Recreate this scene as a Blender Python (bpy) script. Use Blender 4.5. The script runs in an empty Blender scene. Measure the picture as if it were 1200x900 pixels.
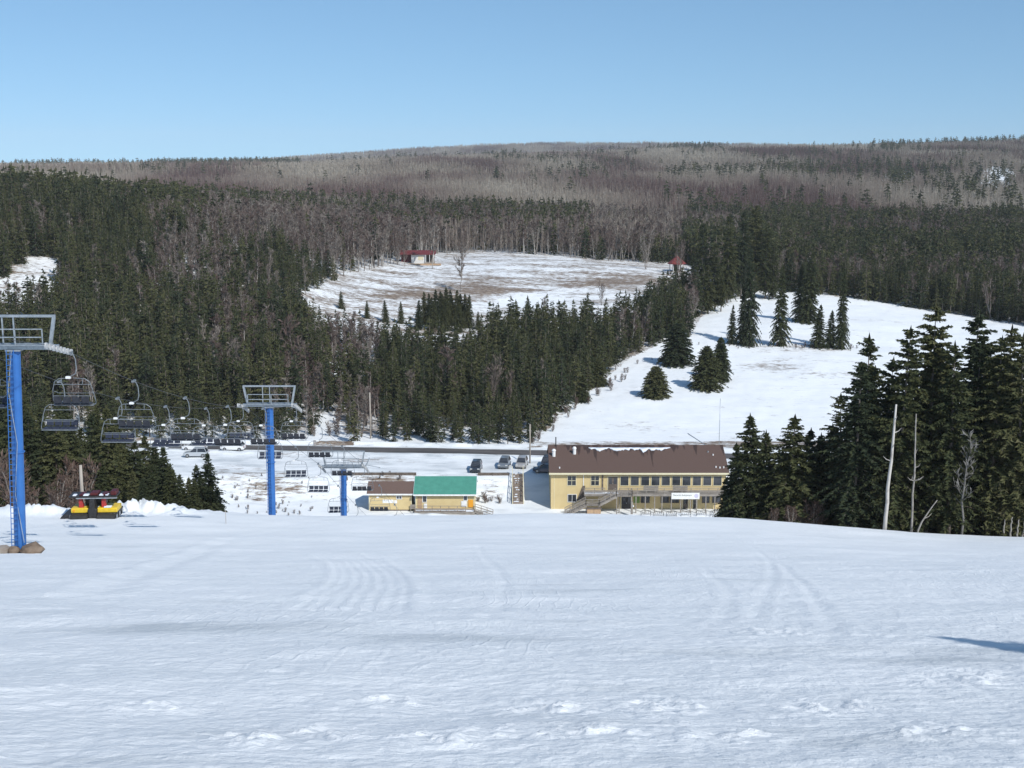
import bpy, bmesh, math, random
import numpy as np
from mathutils import Vector, Matrix
R = math.radians
sc = bpy.context.scene
COL = sc.collection

# ------------------------------------------------------------------ camera, sky, sun, exposure
PITCH = 9.83; F = 1500.0
cam_d = bpy.data.cameras.new('camera'); cam_d.sensor_width = 36; cam_d.lens = 45
cam_d.clip_start = 0.1; cam_d.clip_end = 30000
cam = bpy.data.objects.new('camera', cam_d); COL.objects.link(cam)
cam.location = (0, 0, 0); cam.rotation_euler = (R(90 - PITCH), 0, 0)
sc.camera = cam
SUN = Vector((0.44, -0.60, 0.67)).normalized()
world = bpy.data.worlds.new('World'); sc.world = world; world.use_nodes = True
wn = world.node_tree.nodes; wl = world.node_tree.links
sky = wn.new('ShaderNodeTexSky'); sky.sky_type = 'NISHITA'; sky.sun_disc = False
sky.sun_elevation = math.asin(SUN.z); sky.sun_rotation = math.atan2(SUN.x, SUN.y)
sky.altitude = 100; sky.air_density = 1.0; sky.dust_density = 0.5; sky.ozone_density = 0.6
tcw = wn.new('ShaderNodeTexCoord'); lift = wn.new('ShaderNodeVectorMath'); lift.operation = 'ADD'; lift.inputs[1].default_value = (0, 0, 0.135)
nrm = wn.new('ShaderNodeVectorMath'); nrm.operation = 'NORMALIZE'
wl.new(tcw.outputs['Generated'], lift.inputs[0]); wl.new(lift.outputs[0], nrm.inputs[0]); wl.new(nrm.outputs[0], sky.inputs[0])
tint = wn.new('ShaderNodeMix'); tint.data_type = 'RGBA'; tint.blend_type = 'MULTIPLY'; tint.inputs[0].default_value = 1; tint.inputs[7].default_value = (0.84, 1.08, 1.19, 1)
wl.new(sky.outputs[0], tint.inputs[6]); wl.new(tint.outputs[2], wn['Background'].inputs[0]); wn['Background'].inputs[1].default_value = 0.118
sun_d = bpy.data.lights.new('sun', 'SUN'); sun_d.energy = 4.2; sun_d.angle = R(0.5); sun_d.color = (1.0, 0.975, 0.935)
sun = bpy.data.objects.new('sun', sun_d); COL.objects.link(sun)
sun.rotation_euler = SUN.to_track_quat('Z', 'Y').to_euler()
sc.view_settings.view_transform = 'Standard'; sc.view_settings.look = 'None'
sc.view_settings.exposure = 0.0; sc.view_settings.gamma = 1; sc.view_settings.use_curve_mapping = False
sc.cycles.volume_bounces = 0; sc.cycles.max_bounces = 6; sc.cycles.use_denoising = True
HAZE_DENSITY = 0.000065

# ------------------------------------------------------------------ photograph geometry -> metres (used once, to lay the place out)
CP, SP = math.cos(R(PITCH)), math.sin(R(PITCH))
def s_of(py):
    t = (450 - py) / F
    return (t * CP - SP) / (CP + t * SP)
def at(px, py, Y):
    s = s_of(py); d = CP - s * SP
    return Vector(((px - 600) / F * d * Y, Y, s * Y))
def project(x, Y, z):
    s = z / Y; d = CP - s * SP
    return 600 + F * (x / Y) / d, 450 - F * (SP + s * CP) / d

# ------------------------------------------------------------------ noise
class Perlin:
    def __init__(self, seed):
        r = np.random.RandomState(seed); a = r.rand(256, 256) * 2 * np.pi
        self.gx, self.gy = np.cos(a), np.sin(a)
    def __call__(self, x, y):
        xi = np.floor(x).astype(int); yi = np.floor(y).astype(int); fx = x - xi; fy = y - yi
        u = fx * fx * fx * (fx * (fx * 6 - 15) + 10); v = fy * fy * fy * (fy * (fy * 6 - 15) + 10)
        def g(i, j, dx, dy): return self.gx[i & 255, j & 255] * dx + self.gy[i & 255, j & 255] * dy
        a = g(xi, yi, fx, fy); b = g(xi + 1, yi, fx - 1, fy); c = g(xi, yi + 1, fx, fy - 1); d = g(xi + 1, yi + 1, fx - 1, fy - 1)
        return (a + (b - a) * u) + ((c + (d - c) * u) - (a + (b - a) * u)) * v
P1, P2, P3 = Perlin(3), Perlin(17), Perlin(29)
def fbm(p, x, y, n=4):
    r = 0; a = 1.0
    for i in range(n):
        r = r + a * p(x * 2 ** i + 13.7 * i, y * 2 ** i - 7.1 * i); a *= 0.5
    return r
def sstep(a, b, x):
    t = np.clip((np.asarray(x, float) - a) / (b - a), 0, 1); return t * t * (3 - 2 * t)

# ------------------------------------------------------------------ the lie of the land
PXC = np.array([-400, 0, 150, 300, 450, 640, 760, 900, 1050, 1200, 1600], float)
UC = (PXC - 600) / 1535.0
YK = np.array([-60, 0, 6, 12, 20, 40, 60, 75, 95, 110, 122, 140, 160, 178, 190, 198.5, 207, 211, 236, 262, 320, 370, 420, 470, 600, 800, 1200, 1800, 2600, 3300, 4500, 5600, 7500], float)
near = [14, -1.7, -3.3, -5.1, -7.6, -13.5, -19.25, -23.4, -28.1]
crest_py = [597, 599, 600, 604, 604, 602, 604, 609, 620, 629, 632]
far = {262: [-48, -47.5, -48.5, -49, -50, -49.8, -49.7, -49.7, -49.8, -50, -50],
       320: [-36, -36.5, -39, -42, -46, -47, -46.2, -45.6, -46.2, -47, -47],
       370: [-25, -25.5, -28.5, -34, -41.5, -44, -43.5, -43, -44.5, -46.3, -46.5],
       420: [-18, -18.5, -21.5, -27.5, -36.8, -39.8, -40.3, -41.5, -43, -45, -46],
       470: [-17, -17.5, -20.5, -26.5, -34.5, -35.6, -37.6, -40.5, -42, -44, -45],
       600: [-20, -20, -23, -27, -33, -35, -37, -38, -39, -41, -42],
       800: [-22, -22, -24, -26, -29, -32, -33, -34, -35, -36, -36],
       1200: [-21, -20, -20, -21, -23, -22, -21, -20, -20, -19, -18],
       1800: [-16, -16, -14, -13, -10, -3, 0, 0, 2, 6, 8],
       2600: [-16, -16, -14, -13, -7, 6, 15, 20, 23, 32, 44],
       3300: [-26, -26, -22, -18, -8, 2, 8, 10, 14, 24, 30],
       4500: [-24, -24, -20, -8, 20, 40, 40, 36, 32, 40, 46],
       5600: [-24, -24, -20, -6, 34, 64, 66, 60, 44, 56, 60],
       7500: [-80] * 11}
Z = np.zeros((len(PXC), len(YK)))
for c in range(len(PXC)):
    zc = 110 * s_of(crest_py[c]); dz = zc + 31
    col = list(near); col[-1] += dz * 0.55; col[-2] += dz * 0.2
    col += [zc, zc - 4.4, min(zc - 10.4, -41.2), -48.6, -52.6, -53.8, -53.6, -51.1, -51.0, -51.0]
    col += [far[int(y)][c] for y in YK[19:]]
    Z[c] = col
def pchip(x, y, xq):
    h = np.diff(x); dl = np.diff(y) / h; m = np.zeros_like(y)
    for i in range(1, len(x) - 1):
        if dl[i - 1] * dl[i] > 0:
            w1 = 2 * h[i] + h[i - 1]; w2 = h[i] + 2 * h[i - 1]
            m[i] = (w1 + w2) / (w1 / dl[i - 1] + w2 / dl[i])
    m[0], m[-1] = dl[0], dl[-1]
    i = np.clip(np.searchsorted(x, xq) - 1, 0, len(x) - 2); t = (xq - x[i]) / h[i]
    return (2 * t**3 - 3 * t**2 + 1) * y[i] + (t**3 - 2 * t**2 + t) * h[i] * m[i] + (-2 * t**3 + 3 * t**2) * y[i + 1] + (t**3 - t**2) * h[i] * m[i + 1]
NT, NU = 2400, 181
TT = np.linspace(math.log(10), math.log(7570), NT); YT = np.exp(TT) - 70
UT = np.linspace(UC[0], UC[-1], NU)
colz = np.array([pchip(YK, Z[c], YT) for c in range(len(PXC))])
TAB = np.array([pchip(UC, colz[:, j], UT) for j in range(NT)])
TAB = TAB.T.copy()
k = np.array([1, 4, 6, 4, 1]) / 16.0
for _ in range(10):
    pad = np.pad(TAB, ((2, 2), (0, 0)), 'edge'); TAB = sum(k[i] * pad[i:i + NU] for i in range(5))
def road_y(x): return 223.1 - 0.081 * x
MOUNDS = [(at(150, 603, 108), 4.6, 1.5, 1.15), (at(188, 603, 109), 3.0, 1.4, 0.75), (at(48, 602, 106), 3.4, 1.3, 0.8), (at(20, 603, 107), 3.4, 1.5, 0.55), (at(64, 600, 110), 2.2, 1.2, 0.55),
          (at(232, 602, 113), 4.5, 1.5, 0.45)]
def base_z(x, Y):
    x = np.asarray(x, float); Y = np.asarray(Y, float)
    u = x / np.maximum(Y, 8.0) ; u = np.clip(u, UT[0], UT[-1])
    w = sstep(2, 14, Y)                      # near the camera the slope is the same left and right
    u = u * w
    fu = (u - UT[0]) / (UT[-1] - UT[0]) * (NU - 1); iu = np.clip(fu.astype(int), 0, NU - 2); fu = fu - iu
    ft = (np.log(np.maximum(Y, -59.5) + 70) - TT[0]) / (TT[-1] - TT[0]) * (NT - 1); it = np.clip(ft.astype(int), 0, NT - 2); ft = ft - it
    z = (TAB[iu, it] * (1 - fu) + TAB[iu + 1, it] * fu) * (1 - ft) + (TAB[iu, it + 1] * (1 - fu) + TAB[iu + 1, it + 1] * fu) * ft
    return z
def ground_z(x, Y):
    x = np.asarray(x, float); Y = np.asarray(Y, float)
    z = base_z(x, Y)
    # old traverse road across the slope: a shallow bench with a lip
    c = 24.5 - 0.42 * x + 1.2 * np.sin(x * 0.13)
    q = (Y - c) / 3.2
    z = z + 0.17 * np.exp(-(q + 0.9) ** 2) * sstep(-26, -10, -np.abs(x)) - 0.09 * np.exp(-(q - 0.8) ** 2) * sstep(-30, -10, -np.abs(x))
    flat = 1 - sstep(2.5, 7, np.abs(Y - road_y(x)))
    lot = sstep(204, 208, Y) * (1 - sstep(236, 246, Y))
    yard = sstep(178, 186, Y) * (1 - sstep(203, 207, Y))
    amp = (1 - flat) * (1 - 0.85 * lot) * (1 - 0.6 * yard)
    z = z + amp * (0.16 * fbm(P1, x / 11, Y / 7, 3) * sstep(3, 9, Y) + 0.9 * fbm(P2, x / 45, Y / 45, 3) * sstep(245, 300, Y) + 5.0 * fbm(P3, x / 320, Y / 420, 3) * sstep(700, 1200, Y))
    z = z + lot * (1 - flat) * 0.07 * fbm(P3, x / 7, Y / 1.1, 3)
    z = z + sstep(238, 250, Y) * (1 - sstep(420, 480, Y)) * (0.10 * fbm(P1, x / 4, Y / 3, 4) + 0.05 * fbm(P3, x / 14, Y / 1.6, 2))
    for p, rx, ry, h in MOUNDS:
        m = np.exp(-((x - p.x) / rx) ** 2 - ((Y - p.y) / ry) ** 2)
        z = z + 0.72 * h * m * (1 + 0.8 * fbm(P2, x * 1.1, Y * 1.1, 4))
    # ploughed banks along the road and the foot of the lodge yard
    for off, h in ((-4.3, 0.35), (4.5, 0.55)):
        d = Y - road_y(x) - off
        z = z + h * np.exp(-(d / 0.9) ** 2) * (0.8 + 0.5 * P1(x / 2.3, Y / 5))
    d = Y - 190.6 - 0.5 * np.sin(x * .3)
    z = z + 0.5 * np.exp(-(d / 1.0) ** 2) * (0.75 + 0.7 * P2(x / 1.7, Y / 3)) * sstep(-24, -18, x) * (1 - sstep(34, 38, x))
    return z
def gz(x, y): return float(ground_z(np.array([x]), np.array([y]))[0])

def inside(poly, px, py):
    px = np.asarray(px, float); py = np.asarray(py, float); r = np.zeros(px.shape, bool); n = len(poly)
    for i in range(n):
        x0, y0 = poly[i]; x1, y1 = poly[(i + 1) % n]
        if y0 == y1: continue
        r ^= ((y0 > py) != (y1 > py)) & (px < (x1 - x0) * (py - y0) / (y1 - y0) + x0)
    return r
KNOLL = [(345, 362), (362, 344), (395, 328), (430, 317), (468, 309), (500, 298), (560, 295), (640, 300), (760, 309), (806, 310), (832, 320), (846, 340), (838, 362), (800, 356), (775, 366), (745, 382), (700, 390), (640, 396), (585, 400), (555, 418), (520, 424), (480, 420), (430, 408), (380, 394)]
FIELD = [(608, 533), (640, 506), (672, 474), (700, 452), (738, 420), (770, 405), (808, 394), (822, 372), (850, 352), (880, 343), (905, 340), (1000, 349), (1100, 366), (1210, 384), (1500, 405), (1500, 700), (840, 700), (840, 533)]
CLEAR = [(-60, 345), (-10, 334), (20, 316), (40, 304), (74, 303), (70, 335), (82, 352), (60, 366), (30, 372), (0, 380), (-60, 385)]
GAP = [(366, 522), (370, 500), (378, 486), (394, 488), (402, 504), (416, 522)]

# ------------------------------------------------------------------ materials
def mat(name, col, rough=0.6, col2=None, scale=4.0, bump=0.0, bscale=40.0, metal=0.0, spec=0.4, stretch=(1, 1, 1), detail=5.0, coat=0.0, lo=0.35, hi=0.65):
    m = bpy.data.materials.new(name); m.use_nodes = True
    n = m.node_tree.nodes; l = m.node_tree.links; b = n['Principled BSDF']
    b.inputs['Base Color'].default_value = (*col, 1); b.inputs['Roughness'].default_value = rough
    b.inputs['Metallic'].default_value = metal; b.inputs['Specular IOR Level'].default_value = spec
    if coat: b.inputs['Coat Weight'].default_value = coat
    tc = n.new('ShaderNodeTexCoord'); mp = n.new('ShaderNodeMapping'); mp.inputs['Scale'].default_value = stretch
    l.new(tc.outputs['Object'], mp.inputs[0])
    if col2:
        t = n.new('ShaderNodeTexNoise'); t.inputs['Scale'].default_value = scale; t.inputs['Detail'].default_value = detail
        l.new(mp.outputs[0], t.inputs[0])
        r = n.new('ShaderNodeValToRGB'); r.color_ramp.elements[0].position = lo; r.color_ramp.elements[1].position = hi
        r.color_ramp.elements[0].color = (*col, 1); r.color_ramp.elements[1].color = (*col2, 1)
        l.new(t.outputs[0], r.inputs[0]); l.new(r.outputs[0], b.inputs['Base Color'])
    if bump:
        t = n.new('ShaderNodeTexNoise'); t.inputs['Scale'].default_value = bscale; t.inputs['Detail'].default_value = 4
        l.new(mp.outputs[0], t.inputs[0]); bp = n.new('ShaderNodeBump'); bp.inputs['Strength'].default_value = bump; bp.inputs['Distance'].default_value = 0.05
        l.new(t.outputs[0], bp.inputs['Height']); l.new(bp.outputs[0], b.inputs['Normal'])
    return m
def leafy(name, stops, rough=0.8, wscale=None):
    """vegetation colour: varies from plant to plant and, slightly, from clump to clump"""
    m = bpy.data.materials.new(name); m.use_nodes = True
    n = m.node_tree.nodes; l = m.node_tree.links; b = n['Principled BSDF']
    b.inputs['Roughness'].default_value = rough; b.inputs['Specular IOR Level'].default_value = 0.15
    oi = n.new('ShaderNodeObjectInfo'); geo = n.new('ShaderNodeNewGeometry')
    add = n.new('ShaderNodeMath'); add.operation = 'MULTIPLY_ADD'; add.inputs[1].default_value = 0.62
    isl = n.new('ShaderNodeMath'); isl.operation = 'MULTIPLY'; isl.inputs[1].default_value = 0.38
    l.new(geo.outputs['Random Per Island'], isl.inputs[0]); l.new(oi.outputs['Random'], add.inputs[0]); l.new(isl.outputs[0], add.inputs[2])
    src = add.outputs[0]
    if wscale:
        t = n.new('ShaderNodeTexNoise'); t.inputs['Scale'].default_value = wscale; t.inputs['Detail'].default_value = 3
        mp = n.new('ShaderNodeMapping'); mp.inputs['Scale'].default_value = (1, 0.30, 1); l.new(geo.outputs['Position'], mp.inputs[0]); l.new(mp.outputs[0], t.inputs[0])
        mr = n.new('ShaderNodeMapRange'); mr.inputs[1].default_value = 0.38; mr.inputs[2].default_value = 0.60; l.new(t.outputs[0], mr.inputs[0])
        mx = n.new('ShaderNodeMix'); mx.inputs[0].default_value = 0.78; l.new(src, mx.inputs[2]); l.new(mr.outputs[0], mx.inputs[3]); src = mx.outputs[0]
    r = n.new('ShaderNodeValToRGB'); e = r.color_ramp.elements
    while len(e) < len(stops): e.new(0.5)
    for i, (p, c) in enumerate(stops): e[i].position = p; e[i].color = (*c, 1)
    l.new(src, r.inputs[0]); l.new(r.outputs[0], b.inputs['Base Color'])
    return m
M = {}
M['needle'] = leafy('spruce_needles', [(0, (0.020, 0.030, 0.019)), (0.3, (0.036, 0.046, 0.022)), (0.6, (0.056, 0.062, 0.025)), (0.85, (0.085, 0.086, 0.036)), (1, (0.125, 0.118, 0.062))])
M['bark'] = mat('spruce_bark', (0.10, 0.08, 0.065), 0.9, (0.20, 0.17, 0.145), 6, 0.5, 30, stretch=(1, 1, .3))
M['dead'] = mat('dead_branch', (0.20, 0.18, 0.16), 0.9, (0.34, 0.32, 0.29), 3)
M['deadgrey'] = mat('dull_dead_twigs', (0.13, 0.122, 0.112), 0.9, (0.20, 0.19, 0.175), 3)
M['birch'] = mat('birch_bark', (0.50, 0.47, 0.43), 0.8, (0.24, 0.21, 0.19), 2.5, 0.3, 25, stretch=(1, 1, .5), lo=.5, hi=.72)
M['greybark'] = leafy('grey_bark', [(0, (0.16, 0.135, 0.12)), (0.5, (0.25, 0.22, 0.195)), (1, (0.40, 0.37, 0.33))])
M['twig'] = leafy('bare_twigs', [(0, (0.085, 0.052, 0.046)), (0.35, (0.115, 0.084, 0.073)), (0.7, (0.165, 0.138, 0.119)), (1, (0.27, 0.245, 0.21))])
M['farwood'] = leafy('far_bare_wood', [(0, (0.11, 0.06, 0.058)), (0.28, (0.165, 0.11, 0.098)), (0.46, (0.275, 0.225, 0.185)), (0.75, (0.36, 0.31, 0.252)), (1, (0.46, 0.415, 0.345))], wscale=0.006)
M['shrub'] = leafy('brown_shrub', [(0, (0.07, 0.045, 0.036)), (0.5, (0.105, 0.07, 0.056)), (1, (0.16, 0.12, 0.095))])
M['steel'] = mat('galvanised_steel', (0.42, 0.45, 0.47), 0.45, (0.30, 0.33, 0.35), 5, metal=0.55)
M['blue'] = mat('blue_paint', (0.022, 0.112, 0.345), 0.45, (0.032, 0.145, 0.41), 1.3, spec=.5, lo=.3, hi=.7)
M['seat'] = mat('black_seat_pad', (0.018, 0.020, 0.028), 0.55, (0.032, 0.034, 0.042), 6)
M['navy'] = mat('navy_seat_pad', (0.02, 0.026, 0.05), 0.55, (0.032, 0.038, 0.06), 6)
M['chairsteel'] = mat('chair_tube_steel', (0.27, 0.29, 0.31), 0.5, (0.18, 0.20, 0.21), 5, metal=0.5)
M['sheave'] = mat('pale_sheave_rubber', (0.50, 0.50, 0.49), 0.6, (0.36, 0.36, 0.36), 6)
M['white'] = mat('white_paint', (0.78, 0.78, 0.76), 0.5, (0.68, 0.68, 0.66), 3)
M['rope'] = mat('wire_rope', (0.07, 0.07, 0.075), 0.5, (0.12, 0.12, 0.12), 20, metal=.4)
M['black'] = mat('black_steel', (0.016, 0.016, 0.018), 0.5, (0.03, 0.03, 0.03), 8)
M['rubber'] = mat('rubber', (0.02, 0.02, 0.02), 0.85, (0.035, 0.033, 0.03), 8)
M['yellow'] = mat('yellow_machine_paint', (0.74, 0.52, 0.03), 0.45, (0.62, 0.42, 0.03), 4)
M['red'] = mat('red_machine_paint', (0.42, 0.035, 0.03), 0.45, (0.32, 0.03, 0.03), 4)
M['darkred'] = mat('dark_red_paint', (0.09, 0.010, 0.012), 0.5, (0.06, 0.009, 0.010), 4)
M['siding'] = None
M['cream'] = mat('cream_trim', (0.70, 0.64, 0.44), 0.6, (0.62, 0.56, 0.38), 3)
M['glass'] = mat('window_glass', (0.025, 0.03, 0.038), 0.08, (0.06, 0.065, 0.075), 0.35, spec=.6, lo=.4, hi=.6)
M['deckwood'] = mat('grey_deck_wood', (0.30, 0.27, 0.235), 0.85, (0.20, 0.175, 0.15), 3, .2, 25, stretch=(.4, 1, 1))
M['tanwood'] = mat('tan_plywood', (0.46, 0.31, 0.18), 0.75, (0.36, 0.24, 0.15), 2.5, .15, 20)
M['darkwood'] = mat('dark_wood', (0.10, 0.08, 0.065), 0.85, (0.16, 0.13, 0.11), 3)
M['stepwood'] = mat('brown_step_wood', (0.19, 0.145, 0.115), 0.85, (0.28, 0.235, 0.2), 3)
M['redroof'] = mat('red_roof', (0.15, 0.028, 0.03), 0.6, (0.11, 0.025, 0.027), 2)
M['orange'] = mat('orange_board', (0.75, 0.33, 0.02), 0.55, (0.68, 0.29, 0.02), 2)
M['greenpanel'] = mat('green_panel', (0.16, 0.26, 0.06), 0.6, (0.13, 0.22, 0.05), 3)
M['pole'] = mat('weathered_pole_wood', (0.30, 0.26, 0.22), 0.85, (0.40, 0.36, 0.31), 4, stretch=(1, 1, .15))
M['rock'] = mat('brown_rock', (0.13, 0.09, 0.06), 0.85, (0.2, 0.15, 0.11), 2.5, .6, 6)
M['palerock'] = mat('pale_rock', (0.32, 0.285, 0.25), 0.85, (0.22, 0.18, 0.145), 2.5, .6, 6)
M['lamp'] = mat('headlight_lens', (0.6, 0.62, 0.62), 0.15, spec=.6)
M['tail'] = mat('tail_light', (0.3, 0.01, 0.01), 0.25)
M['chrome'] = mat('wheel_rim', (0.35, 0.36, 0.37), 0.35, metal=.6)
M['snowlump'] = mat('packed_snow', (0.78, 0.82, 0.87), 0.75, (0.7, 0.75, 0.82), 3, .5, 9)
M['banner_text'] = mat('dark_green_lettering', (0.05, 0.09, 0.08), 0.6)
M['emblem'] = mat('lilac_emblem', (0.52, 0.50, 0.62), 0.6)

def siding(name, c1, c2, pitch=0.115):
    m = mat(name, c1, 0.65, c2, 1.1, lo=.3, hi=.7); n = m.node_tree.nodes; l = m.node_tree.links; b = n['Principled BSDF']
    tc = n.new('ShaderNodeTexCoord'); sx = n.new('ShaderNodeSeparateXYZ'); l.new(tc.outputs['Object'], sx.inputs[0])
    d = n.new('ShaderNodeMath'); d.operation = 'DIVIDE'; d.inputs[1].default_value = pitch; l.new(sx.outputs[2], d.inputs[0])
    f = n.new('ShaderNodeMath'); f.operation = 'FRACT'; l.new(d.outputs[0], f.inputs[0])
    bp = n.new('ShaderNodeBump'); bp.inputs['Strength'].default_value = 0.8; bp.inputs['Distance'].default_value = 0.02; bp.invert = True
    l.new(f.outputs[0], bp.inputs['Height']); l.new(bp.outputs[0], b.inputs['Normal'])
    return m
M['siding'] = siding('yellow_clapboard', (0.62, 0.49, 0.25), (0.57, 0.44, 0.22))
M['whitesiding'] = siding('white_clapboard', (0.72, 0.71, 0.68), (0.64, 0.63, 0.60))

def shingle(name, c1, c2, streak=False):
    m = mat(name, c1, 0.85, c2, 9, .35, 30, stretch=(1, 2, 2), spec=.25); n = m.node_tree.nodes; l = m.node_tree.links; b = n['Principled BSDF']
    if streak:     # melt water running down from the snow left on the ridge: wet shingles
        tc = n.new('ShaderNodeTexCoord'); sx = n.new('ShaderNodeSeparateXYZ'); l.new(tc.outputs['Object'], sx.inputs[0])
        mp = n.new('ShaderNodeMapping'); mp.inputs['Scale'].default_value = (1.0, 0.10, 0); l.new(tc.outputs['Object'], mp.inputs[0])
        t = n.new('ShaderNodeTexNoise'); t.inputs['Scale'].default_value = 1.15; t.inputs['Detail'].default_value = 3; l.new(mp.outputs[0], t.inputs[0])
        # sx.y: 6.5 at the ridge, 0 at the eave
        run = n.new('ShaderNodeMapRange'); run.inputs[1].default_value = 2.2; run.inputs[2].default_value = 6.4; run.inputs[3].default_value = -0.20; run.inputs[4].default_value = 0.10; l.new(sx.outputs[1], run.inputs[0])
        cx = n.new('ShaderNodeMath'); cx.operation = 'SUBTRACT'; cx.inputs[1].default_value = 11.5; l.new(sx.outputs[0], cx.inputs[0])
        ab = n.new('ShaderNodeMath'); ab.operation = 'ABSOLUTE'; l.new(cx.outputs[0], ab.inputs[0])
        side = n.new('ShaderNodeMapRange'); side.inputs[1].default_value = 4.5; side.inputs[2].default_value = 11; side.inputs[3].default_value = 0.03; side.inputs[4].default_value = -0.12; l.new(ab.outputs[0], side.inputs[0])
        a1 = n.new('ShaderNodeMath'); l.new(t.outputs[0], a1.inputs[0]); l.new(run.outputs[0], a1.inputs[1])
        a2 = n.new('ShaderNodeMath'); l.new(a1.outputs[0], a2.inputs[0]); l.new(side.outputs[0], a2.inputs[1])
        st = n.new('ShaderNodeMapRange'); st.inputs[1].default_value = 0.50; st.inputs[2].default_value = 0.55; l.new(a2.outputs[0], st.inputs[0])
        mx = n.new('ShaderNodeMix'); mx.data_type = 'RGBA'; old = b.inputs['Base Color'].links[0].from_socket
        l.new(st.outputs[0], mx.inputs[0]); l.new(old, mx.inputs[6]); mx.inputs[7].default_value = (c1[0] * .42, c1[1] * .42, c1[2] * .45, 1)
        l.new(mx.outputs[2], b.inputs['Base Color'])
    return m
M['roofbrown'] = shingle('brown_shingles', (0.118, 0.077, 0.063), (0.098, 0.064, 0.052), True)
M['hutroof'] = shingle('hut_brown_shingles', (0.15, 0.10, 0.082), (0.12, 0.08, 0.066))
def ribbed(name, c1, c2, pitch=0.4):
    m = mat(name, c1, 0.45, c2, 1.2); n = m.node_tree.nodes; l = m.node_tree.links; b = n['Principled BSDF']
    tc = n.new('ShaderNodeTexCoord'); sx = n.new('ShaderNodeSeparateXYZ'); l.new(tc.outputs['Object'], sx.inputs[0])
    d = n.new('ShaderNodeMath'); d.operation = 'DIVIDE'; d.inputs[1].default_value = pitch; l.new(sx.outputs[0], d.inputs[0])
    f = n.new('ShaderNodeMath'); f.operation = 'PINGPONG'; f.inputs[1].default_value = 0.5; l.new(d.outputs[0], f.inputs[0])
    bp = n.new('ShaderNodeBump'); bp.inputs['Strength'].default_value = 0.4; bp.inputs['Distance'].default_value = 0.03
    l.new(f.outputs[0], bp.inputs['Height']); l.new(bp.outputs[0], b.inputs['Normal'])
    return m
M['greenroof'] = ribbed('green_metal_roof', (0.065, 0.235, 0.175), (0.08, 0.275, 0.205))

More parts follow.
